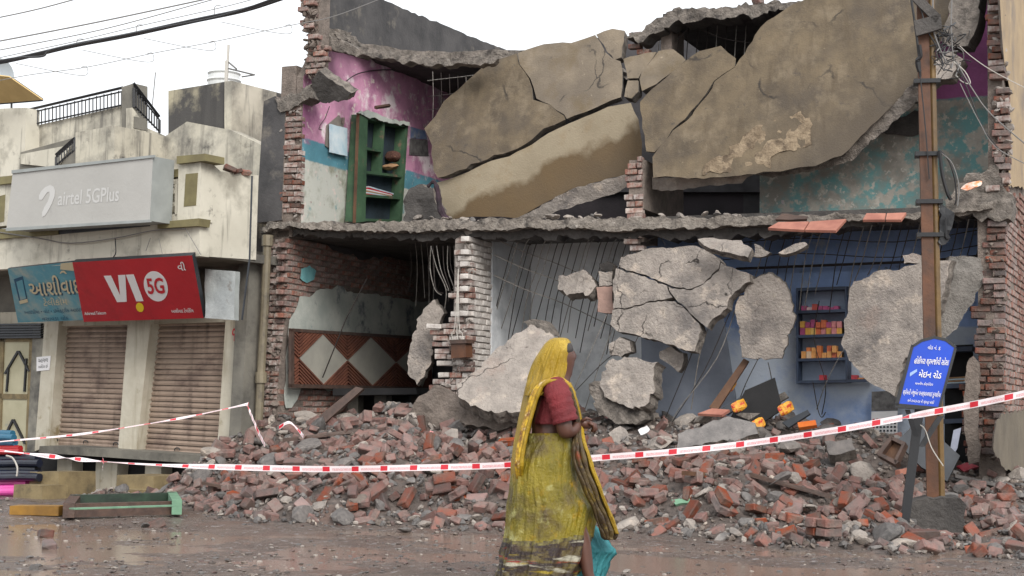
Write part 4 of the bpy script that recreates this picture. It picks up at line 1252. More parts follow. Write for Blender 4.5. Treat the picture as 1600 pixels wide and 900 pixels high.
cage = thing('reinforcement_mat', 'short bunch of bent bars hanging by the limewashed partition', 'steel bars', MAIN.P(2.7, 0, 2.5))
for i in range(11):
    x = 668 + i * 5.5
    bar([(x + R.uniform(-6, 6), 384), (x + 4, 420), (x + 14 + R.uniform(-6, 6), 452), (x + 22 - i * 3, 470 + R.uniform(-20, 20))], .1, .2, cage)
for i in range(6):
    x = 640 + i * 9
    bar([(x, 380), (x + 3, 420), (x + 2 + R.uniform(-4, 4), 470 + R.uniform(-20, 30))], 1.0, 1.1, cage, .005)
cage = thing('reinforcement_mat', 'thin bars across the dark gap under the roof edge', 'steel bars', MAIN.P(6, 1, 5.5))
for i in range(11):
    x = 1014 + i * 15
    bar([(x + 2, 40), (x, 70), (x - 2, 102)], 1.3, 1.2, cage, .006)
bar([(1030, 90), (1060, 60), (1085, 44), (1130, 60), (1180, 68)], 1.1, 1.2, cage)
cage = thing('reinforcement_mat', 'faint grid of bars in the dark corner above the pink wall', 'steel bars', MAIN.P(2, 1, 5))
for i in range(6):
    x = 676 + i * 13
    bar([(x, 112 + i * 2), (x + 1, 150), (x, 190 - i * 8)], 1.2, 1.3, cage, .005)
for y0 in (120, 145, 166): bar([(668, y0 + 6), (720, y0), (750, y0 - 4)], 1.2, 1.2, cage, .005)
# ------------------------------------------------------------------ lettering
def lerp2(q, s, t):
    """q = TL, TR, BR, BL in pixels; s right, t down"""
    a = (q[0][0] + (q[1][0] - q[0][0]) * s, q[0][1] + (q[1][1] - q[0][1]) * s)
    b = (q[3][0] + (q[2][0] - q[3][0]) * s, q[3][1] + (q[2][1] - q[3][1]) * s)
    return a[0] + (b[0] - a[0]) * t, a[1] + (b[1] - a[1]) * t

def text(body, quad, plane, m, parent, lift=.004, bold=0.0, name='lettering'):
    cu = bpy.data.curves.new('lettering_curve', 'FONT')
    cu.body = body
    cu.resolution_u = 3
    cu.offset = bold
    o = bpy.data.objects.new('lettering_tmp', cu)
    COL.objects.link(o)
    dg = bpy.context.evaluated_depsgraph_get()
    me = bpy.data.meshes.new_from_object(o.evaluated_get(dg))
    bpy.data.objects.remove(o)
    bpy.data.curves.remove(cu)
    if not me.vertices: return None
    co = [v.co.copy() for v in me.vertices]
    fs = [tuple(p.vertices) for p in me.polygons]
    bpy.data.meshes.remove(me)
    x0, x1 = min(c.x for c in co), max(c.x for c in co)
    y0, y1 = min(c.y for c in co), max(c.y for c in co)
    fn, n = plane
    if n.dot(CAM - fn(quad[0])) < 0: n = -n
    V = [fn(lerp2(quad, (c.x - x0) / (x1 - x0), (y1 - c.y) / (y1 - y0))) + n * lift for c in co]
    return mk(name, V, fs, m, parent)

def shape(pts, quad, plane, m, parent, lift=.005, name='emblem', depth=.002):
    """flat print: outline points in unit square of quad"""
    fn, n = plane
    if n.dot(CAM - fn(quad[0])) < 0: n = -n
    P = [fn(lerp2(quad, *p)) + n * lift for p in pts]
    return MB().prism(P, -n * depth).done(name, m, parent)

def sub(q, s0, t0, s1, t1):
    return [lerp2(q, s0, t0), lerp2(q, s1, t0), lerp2(q, s1, t1), lerp2(q, s0, t1)]
def oval(cx, cy, rx, ry, n=28):
    return [(cx + rx * math.cos(6.28319 * i / n), cy + ry * math.sin(6.28319 * i / n)) for i in range(n)]

# ------------------------------------------------------------------ the shop building
sb = thing('shop_building', 'cream two storey shop building with rolled down shutters and balcony', 'building', SHOP.P(-2, 0, 0))
def sp(name, pix, v, depth, m, parent=sb, **k):
    return plate(name, pix, SHOP.v(v), depth, m, parent, **k)
sp('pillar', [(70, 500), (92, 500), (77, 697), (54, 705)], 0, .5, white_pillar)
sp('pillar', [(200, 498), (236, 496), (212, 714), (184, 712)], 0, .5, white_pillar)
sp('pillar', [(353, 490), (392, 488), (374, 728), (338, 726)], 0, .5, white_pillar)
plate('side_wall', [(391, 400), (416, 402), (404, 722), (373, 728)], (lambda p: SHOP.at_u(p[0], p[1], SHOP.uv(SHOP.at_v(391, 560, .0))[0] + .01), SHOP.U), .2, grey_concrete_paint, sb)
sp('upper_wall', [(-80, 398), (396, 392), (392, 492), (-80, 500)], .1, .2, grey_concrete_paint)
sp('lintel', [(0, 488), (392, 478), (391, 500), (355, 503), (0, 512)], .06, .5, white_pillar)
for quad in ([(95, 505), (203, 503), (184, 704), (82, 697)], [(234, 503), (354, 500), (338, 717), (214, 708)]):
    shn = mk('roller_shutter', [SHOP.at_v(*p, .2) for p in quad], [(0, 1, 2, 3)], dark_metal, sb)
    N = 25
    for k in range(N):
        q = [lerp2(quad, s, t) for t in (k / N, (k + .55) / N, (k + .94) / N) for s in (0, 1)] if k < N - 1 else None
        if q is None:
            q = [lerp2(quad, s, t) for t in ((N - 1.6) / N, (N - .8) / N, 1) for s in (0, 1)]
        P = [SHOP.at_v(*q[0], .19), SHOP.at_v(*q[1], .19), SHOP.at_v(*q[2], .155), SHOP.at_v(*q[3], .155), SHOP.at_v(*q[4], .165), SHOP.at_v(*q[5], .165)]
        mk('slat' if k < N - 1 else 'bottom_rail', P, [(0, 1, 3, 2), (2, 3, 5, 4)], shutter_m, shn)
    for s in (.04, .5, .96):
        c = SHOP.at_v(*lerp2(quad, s, .955), .13)
        MB().tube([c + SHOP.U * .05 * math.cos(a) + Vector((0, 0, .03 * math.sin(a))) for a in [i * .6 for i in range(7)]], .008, 5).done('lock_ring', iron_black, shn)
sp('ledge', [(62, 697), (84, 696), (374, 716), (372, 729), (60, 707)], -.35, .7, grey_concrete_paint)
sp('plinth_shade_sheet', [(0, 700), (374, 722), (370, 790), (0, 790)], .12, .2, void_m)  # dark sheet painted as the shade under the ledge
for q in ([(90, 716), (112, 718), (112, 742), (89, 742)], [(150, 720), (184, 722), (180, 768), (148, 768)], [(227, 724), (252, 726), (252, 746), (226, 746)], [(300, 728), (346, 731), (342, 770), (298, 770)]):
    sp('plinth_post', q, -.1, .2, white_pillar)
for lab, ups in (('cement doorstep pair under the shutter next to the plastic rolls', ([(47, 737), (92, 738), (92, 782), (44, 782)], [(22, 757), (66, 759), (66, 786), (20, 786)])),
                 ('cement doorstep pair under the shutter next to the rubble', ([(183, 742), (240, 744), (240, 784), (180, 784)], [(160, 764), (204, 766), (204, 790), (158, 790)]))):
    st = thing('doorstep', lab, 'doorstep', SHOP.at_v(*ups[1][3], -1.2), 'doorsteps of the shops')
    plate('step', ups[0], SHOP.v(-1.05), .62, step_m, st)
    plate('step', ups[1], SHOP.v(-1.4), .42, step_m, st)
# door at the far end
dr = sp('door', [(-30, 528), (50, 530), (44, 706), (-36, 700)], .1, .06, mat('faded_cream_door', (186, 180, 152), (166, 160, 132), 2, .6, .2, 20, coords='World', patch=((126, 134, 140), 2, .66, .05)))
for q in ([(46, 528), (56, 528), (48, 706), (39, 706)], [(0, 528), (6, 528), (0, 704), (-7, 704)], [(-30, 526), (54, 526), (54, 534), (-30, 534)], [(-36, 614), (44, 616), (43, 624), (-36, 622)]):
    plate('door_rail', q, SHOP.v(.08), .05, step_m, dr)
for q in ([(26, 548), (29, 548), (46, 580), (43, 580)], [(26, 548), (29, 548), (8, 584), (5, 584)], [(18, 655), (21, 655), (40, 694), (37, 694)], [(18, 655), (21, 655), (4, 690), (1, 690)], [(39, 560), (41, 560), (38, 612), (36, 612)], [(11, 574), (13, 574), (10, 612), (8, 612)]):
    plate('door_bar', q, SHOP.v(.07), .03, iron_black, dr)
sp('door_frame', [(52, 506), (72, 506), (56, 706), (42, 706)], .05, .3, mat('mouldy_jamb', (150, 146, 134), (88, 86, 82), 3, .85, .3, 20, coords='World'))
for k in range(6):
    sp('ventilator_slat', [(-30, 506 + k * 4), (64, 505 + k * 4), (63, 508 + k * 4), (-30, 509 + k * 4)], .0 + .0, .05, dark_metal)
sp('ventilator_shade_sheet', [(-40, 470), (70, 466), (66, 530), (-40, 530)], .12, .05, void_m)  # near-black sheet stands for the shade behind the slats
nt_ = thing('paper_notice', 'small white paper notice stuck beside the cream door', 'notice', SHOP.at_v(68, 580, -.02))
q = [(57, 558), (79, 556), (77, 578), (57, 580)]
sp('sheet', q, -.012, .008, white_print, nt_)
for i in range(2): text(('આગળ', 'ખસેડેલ છે')[i], sub(q, .15, .15 + i * .4, .85, .42 + i * .4), SHOP.v(-.012), dark_metal, nt_)
# balcony: projecting front and return side
VBAL = -1.15
ub = SHOP.uv(SHOP.at_v(312, 372, VBAL))[0]
sp('balcony_front', [(-60, 368), (312, 342), (312, 400), (-60, 425)], VBAL, .16, cream)
sp('balcony_sill', [(-60, 362), (90, 352), (90, 366), (-60, 378)], VBAL - .05, .14, olive)
sp('balcony_sill', [(90, 352), (232, 345), (232, 353), (90, 366)], VBAL - .03, .1, dark_metal)
sp('balcony_sill', [(246, 347), (311, 341), (309, 353), (246, 357)], VBAL - .09, .2, olive)
zb0, zb1 = SHOP.at_v(312, 400, VBAL).z, SHOP.at_v(312, 262, VBAL).z
def bside(name, px_poly, m, thick=.16, du=0.0):
    return plate(name, px_poly, (lambda p: SHOP.at_u(p[0], p[1], ub + du), SHOP.U), thick, m, sb)
bside('balcony_side', [(313, 254), (332, 256), (345, 268), (372, 270), (404, 274), (400, 406), (313, 400)], cream)
b = MB().hexa([SHOP.P(-6.5, VBAL + .02, zb0 + .01), SHOP.P(ub - .02, VBAL + .02, zb0 + .01), SHOP.P(ub - .02, .5, zb0 + .01), SHOP.P(-6.5, .5, zb0 + .01),
               SHOP.P(-6.5, VBAL + .02, zb0 + .12), SHOP.P(ub - .02, VBAL + .02, zb0 + .12), SHOP.P(ub - .02, .5, zb0 + .12), SHOP.P(-6.5, .5, zb0 + .12)])
b.done('balcony_floor', grey_concrete_paint, sb)
sp('balcony_pier', [(279, 250), (314, 247), (312, 345), (277, 348)], VBAL - .03, .22, cream)
sp('pier_cap', [(276, 244), (320, 240), (320, 251), (276, 256)], VBAL - .09, .34, olive)
sp('pier_panel', [(290, 272), (309, 270), (306, 321), (287, 323)], VBAL - .035, .05, olive)
sp('balcony_pier', [(-40, 290), (18, 282), (14, 352), (-40, 358)], VBAL - .03, .2, cream)
sp('pier_cap', [(-40, 280), (20, 274), (20, 286), (-40, 292)], VBAL - .08, .3, olive)
sp('pier_panel', [(-8, 308), (8, 304), (6, 346), (-10, 350)], VBAL - .035, .05, olive)
jl = sp('lattice_block', [(255, 266), (279, 264), (279, 276), (255, 279)], VBAL - .02, .12, olive)
for q in ([(256, 284), (279, 282), (279, 287), (256, 289)], [(256, 336), (279, 334), (279, 344), (256, 347)], [(258, 282), (262, 282), (262, 340), (258, 340)], [(273, 280), (277, 280), (277, 338), (273, 338)],
          [(262, 298), (273, 296), (273, 302), (262, 304)], [(262, 318), (273, 316), (273, 321), (262, 323)], [(262, 290), (266, 290), (272, 300), (268, 300)], [(262, 330), (266, 330), (273, 318), (269, 318)]):
    plate('lattice_rib', q, SHOP.v(VBAL + .0), .1, cream, jl)
for i in range(3):
    put('brick', R.choice(BB), tumbled(SHOP.at_u(360 + i * 12, 264 + i * 3, ub), Vector((0, 0, 1)), .3, (.8, .8, .8)), sb)
# shop fronts' signs
def frame_sign(name, label, quad, v0, v1, m, thick, back, cat='sign'):
    """sign board: top edge at depth v0, bottom edge at depth v1"""
    P0, P1, P3 = SHOP.at_v(*quad[0], v0), SHOP.at_v(*quad[1], v0), SHOP.at_v(*quad[3], v1)
    n = (P1 - P0).cross(P3 - P0).normalized()
    if n.dot(CAM - P0) < 0: n = -n
    pl = (lambda p: on_plane(p, P0, n)), n
    t = thing(name, label, cat, pl[0](quad[3]))
    plate('board', quad, pl, thick, [m, back], t)
    return t, pl
t, pl = frame_sign('shop_sign', 'large faded grey box sign with pale swirl logo on the balcony', [(20, 268), (239, 244), (234, 345), (10, 358)], VBAL - .42, VBAL - .42, sign_grey, .36, tin)
q = [(20, 268), (239, 244), (234, 345), (10, 358)]
text('airtel 5GPlus', sub(q, .345, .42, .775, .66), pl, sign_white, t, bold=.012)
cs = [(.285, .30), (.31, .33), (.325, .40), (.325, .50), (.31, .62), (.285, .75), (.265, .82), (.25, .83), (.245, .76), (.26, .66), (.28, .57), (.29, .47), (.285, .41), (.27, .42), (.255, .47), (.235, .54), (.215, .53), (.212, .46), (.225, .39), (.25, .33)]
shape([(s * .98, tt) for s, tt in cs], q, pl, sign_white, t)
for q2 in ([(18, 266), (241, 242), (241, 246), (18, 271)], [(9, 356), (235, 343), (235, 347), (9, 361)]): plate('rim', q2, SHOP.v(VBAL - .44), .02, tin, t)
t, pl = frame_sign('shop_sign', 'weathered blue shop sign with raised script half behind the red one', [(12, 420), (122, 408), (136, 500), (28, 504)], VBAL - .02, -.55, teal_sign, .08, dark_metal)
q = [(12, 420), (122, 408), (136, 500), (28, 504)]
text('આશીવાદ', sub(q, .27, .22, 1.0, .56), pl, teal_dark, t, lift=.004, bold=.02)
text('આશીવાદ', sub(q, .255, .19, .985, .54), pl, beige_print, t, lift=.008, bold=.012)
shape([(.72, .17), (.75, .13), (.79, .13), (.82, .19), (.80, .19), (.78, .16), (.75, .16), (.74, .18)], q, pl, beige_print, t, lift=.008)
text('ટેલીકોમ', sub(q, .42, .58, .76, .72), pl, beige_print, t, lift=.004)
text('આઇડીયા • વોટ • ઇલેક્ટ્રીક આઇટમ', sub(q, .12, .77, .97, .87), pl, teal_dark, t)
text('વસાવડા ચોક', sub(q, .36, .90, .74, .985), pl, teal_dark, t)
shape([(.06, .2), (.19, .16), (.2, .62), (.08, .66)], q, pl, teal_dark, t, lift=.003)
shape([(.09, .25), (.18, .22), (.185, .56), (.1, .59)], q, pl, teal_sign, t, lift=.006)
shape([(.08, .6), (.2, .57), (.205, .63), (.085, .66)], q, pl, beige_print, t, lift=.008)
shape([(.76, .0), (.95, -.0), (.97, .16), (.74, .10)], q, pl, beige_print, t, lift=.012)
t, pl = frame_sign('shop_sign', 'bright red telecom sign with white VI and 5G disc above the shutters', [(113, 410), (300, 399), (318, 497), (131, 503)], VBAL - .08, -.62, red_sign, .07, dark_metal)
q = [(113, 410), (300, 399), (318, 497), (131, 503)]
shape([(.24, .25), (.30, .25), (.345, .58), (.36, .25), (.42, .25), (.39, .69), (.31, .69)], q, pl, white_print, t, name='letter')
shape([(.425, .25), (.49, .25), (.53, .69), (.47, .69)], q, pl, white_print, t, name='letter')
shape(oval(.49, .79, .032, .075), q, pl, yellow_print, t, name='dot')
shape(oval(.655, .46, .098, .245), q, pl, white_print, t, name='disc')
text('5G', sub(q, .585, .32, .725, .58), pl, red_print, t, lift=.011, bold=.022)
text('વી', sub(q, .865, .09, .93, .23), pl, white_print, t, bold=.012)
text('Ashirwad Telecom', sub(q, .02, .83, .20, .885), pl, white_print, t, bold=.012)
text('આશીવાદ ટેલિકોમ', sub(q, .745, .83, .93, .90), pl, white_print, t, bold=.012)
t = thing('sign_box', 'dented silver tin sign box end beside the red sign', 'sign box', SHOP.at_v(345, 500, -.5))
chunk('tin_face', [(320, 420), (367, 424), (366, 500), (320, 497)], SHOP.tilt(ub - .3, -.75, 2.9, -8, 0), .07, [mat('dented_silver_tin', (176, 180, 178), (150, 154, 154), 3, .35, .5, 3, .06, patch=((104, 90, 76), 2.4, .66, .05)), tin], t, res=.06, jit=.003, bump=.018, taper=0)
for pts, r in (([(-20, 360), (60, 372), (110, 380), (180, 372), (240, 360), (290, 357)], .008), ([(235, 372), (228, 392)], .004), ([(290, 358), (302, 378), (314, 398)], .004), ([(180, 372), (181, 394), (177, 402)], .008), ([(248, 372), (254, 398)], .003)):
    mb = MB().tube(catmull([SHOP.at_v(*p, VBAL - .06) for p in pts], 4), r, 4)
    mb.done('sagging_wire', wire_grey if r < .005 or len(pts) > 3 else wire_m, sb)
MB().tube([SHOP.at_v(*p, VBAL - .1) for p in ((394, 275), (390, 405), (378, 500))], .012, 5).done('wire_conduit', dark_metal, sb)
nm = [(364, 513), (371, 513), (368, 534), (361, 534)]
text('૧', nm, SHOP.v(-.0), red_print, sb, lift=.006, bold=.01, name='painted_number')
t = thing('drain_pipe', 'old brown drain pipe standing between the shops and the ruin', 'pipe', MAIN.at_v(402, 700, -.25))
pp = [MAIN.at_v(x, y, -.22) for x, y in ((418, 372), (414, 470), (409, 560), (402, 700))]
MB().tube(pp, .055, 10).done('pipe', pvc, t)
for x, y in ((418, 376), (408, 590)):
    c = MAIN.at_v(x, y, -.22)
    MB().tube([c - Vector((0, 0, .07)), c + Vector((0, 0, .07))], .075, 10).done('collar', pvc, t)

# ------------------------------------------------------------------ house behind the shops
hb = thing('terrace_house', 'taller stained cream house behind the shops with roof terrace', 'building', SHOP.P(-2, 4, 2))
def hp(name, pix, v, depth, m): return plate(name, pix, SHOP.v(v), depth, m, hb)
def hside(name, pix, u, m, thick=.15): return plate(name, pix, (lambda p: SHOP.at_u(p[0], p[1], u), SHOP.U), thick, m, hb)
hp('stair_tower', [(263, 142), (362, 126), (360, 420), (263, 420)], 2.2, 3.0, mat('black_streaked_tower', (176, 168, 144), (158, 150, 128), 1.4, .85, .3, 22, coords='World', patch=((74, 72, 70), .8, .47, .06), streak=((60, 58, 57), .6)))
hside('stair_tower_side', [(362, 126), (432, 144), (432, 420), (361, 420)], SHOP.uv(SHOP.at_v(362, 200, 2.2))[0] + .03, cream_dirty)
hp('front_wall', [(118, 207), (179, 196), (179, 300), (118, 300)], .9, .3, cream_dirty)
us_ = SHOP.uv(SHOP.at_v(179, 230, .9))[0]
hside('side_wall', [(179, 196), (258, 213), (290, 218), (290, 320), (179, 320)], us_ + .02, cream_dirty)
hp('front_wall', [(256, 214), (292, 190), (360, 203), (420, 232), (420, 300), (256, 300)], 1.9, .25, cream_dirty)
hp('terrace_parapet', [(40, 200), (192, 165), (207, 150), (207, 260), (40, 250)], 2.6, .3, cream_dirty)
hp('terrace_post', [(190, 136), (209, 130), (209, 200), (190, 200)], 2.5, .3, grey_concrete_paint)
hside('terrace_side', [(207, 168), (230, 200), (258, 212), (258, 260), (207, 260)], SHOP.uv(SHOP.at_v(207, 200, 2.5))[0] + .02, cream_dirty)
hp('corner_wall', [(-60, 172), (40, 168), (38, 300), (-60, 300)], 2.3, .3, cream)
hp('stair_void', [(32, 238), (120, 214), (118, 270), (30, 270)], 2.2, .1, grey_concrete_paint)
hp('stair_soffit', [(32, 241), (112, 226), (88, 262), (32, 256)], 2.15, .04, cream)
def railing(lab, a, b, h0, h1, n, fr_at, thick=.015):
    t = thing('terrace_railing', lab, 'railing', fr_at((a[0] + b[0]) / 2, (a[1] + b[1]) / 2))
    P = lambda s, k: fr_at(a[0] + (b[0] - a[0]) * s, a[1] + (b[1] - a[1]) * s - (h0 + (h1 - h0) * s) * k)
    for k, r in ((1.0, .03), (.80, .018), (.10, .018)): MB().tube([P(0, k), P(.5, k), P(1, k)], r, 4).done('rail', iron_black, t)
    for i in range(n + 1):
        MB().tube([P(i / n, .0), P(i / n, .88 if i % 2 else .80)], thick if i % n else .03, 4).done('baluster', iron_black, t)
railing('long black iron railing on the terrace parapet', (42, 199), (191, 167), 27, 30, 26, lambda x, y: SHOP.at_v(x, y, 2.55))
railing('short black iron railing falling away at the terrace corner', (209, 168), (249, 208), 38, 26, 10, lambda x, y: SHOP.at_u(x, y, SHOP.uv(SHOP.at_v(209, 180, 2.5))[0]))
railing('black stair railing climbing beside the cream wall', (88, 260), (117, 236), 18, 20, 7, lambda x, y: SHOP.at_v(x, y, 1.2))
t = thing('tin_canopy', 'yellowed sheet canopy on a dark frame over the terrace', 'canopy', SHOP.at_v(0, 165, 3))
plate('sheet', [(-60, 112), (14, 120), (66, 156), (-60, 166)], SHOP.tilt(-5, 3.0, 5.6, 0, -52), .02, canopy_m, t)
for pts in ([(14, 120), (66, 156)], [(-60, 166), (66, 156)], [(22, 136), (20, 160)], [(0, 140), (26, 156)]):
    MB().tube([SHOP.at_v(*p, 2.9) for p in pts], .03, 4).done('frame_bar', iron_black, t)
MB().tube([SHOP.at_v(18, 140, 2.9), SHOP.at_v(18, 172, 2.9)], .025, 4).done('post', iron_black, t)
t = thing('satellite_dish', 'grey satellite dish on the terrace below the canopy', 'dish', SHOP.at_v(2, 142, 2.4))
c = SHOP.at_v(-4, 120, 2.4)
nv = (CAM - c).normalized()
e1 = nv.cross(Vector((0, 0, 1))).normalized()
e2 = e1.cross(nv)
Vd, Fd = [c - nv * .1], []
for r_, dz in ((.12, -.09), (.22, -.05), (.33, .02)):
    for i in range(20):
        a = 6.28319 * i / 20
        Vd.append(c + e1 * r_ * math.cos(a) * .85 + e2 * r_ * math.sin(a) + nv * dz)
for i in range(20):
    j = (i + 1) % 20
    Fd += [(0, 1 + i, 1 + j)] + [(1 + k * 20 + i, 21 + k * 20 + i, 21 + k * 20 + j, 1 + k * 20 + j) for k in (0, 1)]
mk('reflector', Vd, Fd, mat('dish_grey', (176, 186, 196), None, rough=.5, bump=0), t, smooth=True)
MB().tube([c, c + nv * .3 - e2 * .16, c + nv * .34], .015, 4).tube([c - nv * .08, c - e2 * .5], .02, 4).done('feed_arm', iron_black, t)
t = thing('water_tank', 'white plastic water tank on the streaked tower', 'tank', SHOP.at_v(350, 130, 3.2))
c = SHOP.at_v(350, 124, 3.2)
Vt, Ft = [], []
for z, r_ in ((-.3, .26), (0, .26), (.03, .28), (.06, .26), (.12, .25), (.15, .27), (.18, .22), (.22, .08)):
    for i in range(24): Vt.append(c + Vector((r_ * math.cos(i * .2618), r_ * math.sin(i * .2618), z - .06)))
for k in range(7):
    for i in range(24): Ft.append((k * 24 + i, k * 24 + (i + 1) % 24, (k + 1) * 24 + (i + 1) % 24, (k + 1) * 24 + i))
mk('tank_body', Vt, Ft, white_plastic, t)
t = thing('aerial_mast', 'thin pale aerial mast with side arms beside the water tank', 'aerial', SHOP.at_v(355, 126, 2.4))
MB().tube([SHOP.at_v(354, 128, 2.4), SHOP.at_v(357, 70, 2.4)], .022, 5).done('mast', wire_pale, t)
MB().tube([SHOP.at_v(353, 128, 2.4), SHOP.at_v(354, 95, 2.4)], .03, 5).done('socket', wire_pale, t)
for p in ([(357, 97), (370, 108)], [(357, 107), (398, 117)], [(378, 120), (398, 117)]): MB().tube([SHOP.at_v(*x, 2.4) for x in p], .014, 4).done('arm', wire_grey, t)
t = thing('aerial_rod', 'thin bare rod standing behind the terrace corner', 'aerial', SHOP.at_v(240, 160, 4))
MB().tube([SHOP.at_v(238, 165, 4), SHOP.at_v(243, 113, 4)], .01, 4).done('rod', wire_grey, t)

# ------------------------------------------------------------------ overhead lines
def line(pts, Y, r, m, label, nm='overhead_wire', grp='wires over the street'):
    Y0, Y1 = Y if isinstance(Y, tuple) else (Y, Y)
    P = [at_y(x, y, Y0 + (Y1 - Y0) * i / max(1, len(pts) - 1)) for i, (x, y) in enumerate(pts)]
    return MB().tube(catmull(P, 5), r, 5).done(nm, m, None, label=label, cat='wire', group=grp)
line([(-60, 104), (0, 97), (60, 84), (120, 70), (200, 55), (300, 33), (380, 16), (440, -3), (520, -30)], (15, 13), .022, wire_m, 'thick black twisted cable crossing the white sky', 'overhead_cable')
line([(-60, 110), (0, 95), (30, 90), (66, 88), (80, 78), (140, 66), (240, 46), (350, 24), (450, -10)], (14.9, 12.9), .010, wire_m, 'thinner strand coiled around the thick black cable')
line([(-60, 38), (0, 27), (60, 14), (120, -2)], 14, .006, wire_grey, 'short thin wire crossing the sky corner above all others')
line([(-60, 74), (0, 64), (150, 35), (320, -1), (380, -14)], 14, .007, wire_grey, 'thin wire running just above the thick cable')
line([(-60, 88), (0, 78), (160, 46), (330, 0), (400, -20)], 14.4, .005, wire_grey, 'second thin wire above the thick cable')
line([(-60, 104), (0, 90), (120, 64), (220, 40), (345, 12), (420, -8)], 14.8, .004, wire_grey, 'faint wire with little hooks next to the thick cable')
line([(-60, 138), (40, 118), (135, 105), (235, 84), (335, 65), (452, 40), (520, 26), (600, -4)], 16, .004, wire_grey, 'faint wire with hooks below the thick cable')
for i, (x, y) in enumerate(((120, 62), (213, 40), (335, 10))): line([(x, y + 12), (x + 1, y), (x + 10, y - 1)], 14.8, .004, wire_grey, 'tiny wire hook %s on the faint upper wire' % ('one', 'two', 'three')[i], 'wire_hook', 'wire hooks')
for i, (x, y) in enumerate(((135, 105), (238, 84), (335, 66), (454, 40))): line([(x - 8, y), (x, y - 1), (x, y + 12), (x - 30, y + 10), (x - 110, y - 6)], 16, .0035, wire_grey, ('hooked stay wire nearest the dish', 'hooked stay wire over the railing', 'hooked stay wire over the tower', 'hooked stay wire nearest the parapet')[i], 'wire_hook', 'wire hooks')
# ------------------------------------------------------------------ things inside the ruin
fu = lambda du: ((lambda p: MAIN.at_u(p[0], p[1], UP + du)), MAIN.U)
# green cupboard standing open against the pink wall
t = thing('green_cupboard', 'open green wooden cupboard with shelves standing against the pink wall', 'cupboard', MAIN.at_u(590, 350, UP + .1))
TL, TR, BR_, BL = (566, 178), (638, 194), (628, 348), (556, 346)
Q = [TL, TR, BR_, BL]
def cup(name, s0, t0, s1, t1, du, th, m, parent=None):
    return plate(name, sub(Q, s0, t0, s1, t1), fu(du), th, m, parent or t)
cup('back_panel', 0, 0, 1, 1, .03, .02, mat('blue_black_panel', (48, 62, 72), (34, 44, 50), 3, coords='World'))
cup('side_panel', .0, .0, .08, 1.0, .20, .17, green_wood)
cup('side_panel', .95, .02, 1.0, 1.0, .20, .17, green_wood)
cup('top_panel', .08, .0, .95, .04, .20, .17, green_wood)
cup('divider', .46, .04, .50, .52, .19, .15, green_wood)
for k, (s0, s1, tt) in enumerate(((.08, .46, .30), (.08, .95, .52), (.08, .95, .74), (.08, .95, .97))): cup('shelf', s0, tt, s1, tt + .025, .19, .15, green_wood)
plate('door_post', [(562, 176), (575, 174), (571, 346), (556, 348)], fu(.22), .05, [green_wood, wood], t)
chunk('torn_top', [(558, 176), (575, 172), (600, 182), (640, 192), (640, 197), (600, 189), (570, 182)], fu(.24), .05, [plaster_old, mortar], t, res=.05, jit=.02, bump=.01)
def blob(name, px, py, du, size, m, label, cat, seed=0):
    me = rock_mesh(name, 300 + seed, 3, .8)
    me.materials.append(m)
    P = MAIN.at_u(px, py, UP + du)
    o = tag(put(name, me, Matrix.Translation(P) @ Matrix.Diagonal((*size, 1))), label, cat)
    me.polygons.foreach_set('use_smooth', [True] * len(me.polygons))
blob('cloth_bundle', 614, 245, .13, (.26, .22, .22), cloth_brown, 'brown patterned cloth bundle on the cupboard shelf', 'bundle', 1)
blob('cloth_bundle', 611, 261, .14, (.26, .22, .14), cloth_tan, 'tan rolled bundle under the patterned cloth in the cupboard', 'bundle', 2)
t = thing('paper_stack', 'slanting pile of papers and notebooks on the cupboard shelf', 'papers', MAIN.at_u(590, 308, UP + .3))
for i in range(7):
    x = 568 + i * 1.5
    plate('notebook', [(x, 300 - i * 2.2 + 4), (x + 38, 306 - i * 1.0 + 2), (x + 38, 308 - i * 1.0 + 2), (x, 302 - i * 2.2 + 4)], fu(.18), .12, [white_print, red_print, paper, cloth_tan][i % 4], t)
t = thing('wall_calendar', 'wet white calendar sheets hanging on the pink wall', 'calendar', MAIN.at_u(528, 240, UP + .05))
plate('backing_board', [(511, 196), (530, 180), (538, 192), (528, 240), (509, 228)], fu(.02), .015, mat('grey_card', (132, 124, 116), (110, 104, 98), 6), t)
chunk('sheet', [(516, 194), (543, 200), (543, 244), (516, 238)], fu(.06), .02, [paper, paper], t, res=.06, jit=.006, bump=.008, taper=0)
MB().tube([MAIN.at_u(*p, UP + .05) for p in ((515, 166), (508, 185), (500, 196), (498, 202), (503, 203))], .007, 4).done('hook', rebar_m, t)
for i, (x, y) in enumerate(((532, 185),)): put('torn_card', BB[1], tumbled(MAIN.at_u(x + 4, y + 4, UP + .06), Vector((0, 0, 1)), .5, (.5, .4, .3)), t)
t = thing('wall_poster', 'torn blue and grey poster on the pink wall behind the cupboard', 'poster', MAIN.at_u(655, 240, UP + .01))
plate('print', [(642, 198), (664, 204), (668, 218), (642, 216)], fu(.012), .008, poster_blue, t)
plate('print', [(641, 217), (668, 219), (670, 244), (640, 242)], fu(.014), .008, grey_poster, t)
MB().tube([MAIN.at_u(*p, UP + .25) for p in ((587, 168), (608, 165))], .028, 5).done('beam_stub', wet_wood, None, label='short dark timber stub poking from the pink wall', cat='timber')
MB().tube(catmull([MAIN.at_u(*p, UP + .04) for p in ((536, 131), (560, 115), (600, 109), (650, 112))], 5), .008, 4).done('loose_wire', wire_m, None, label='black wire sagging across the pink wall', cat='wire')
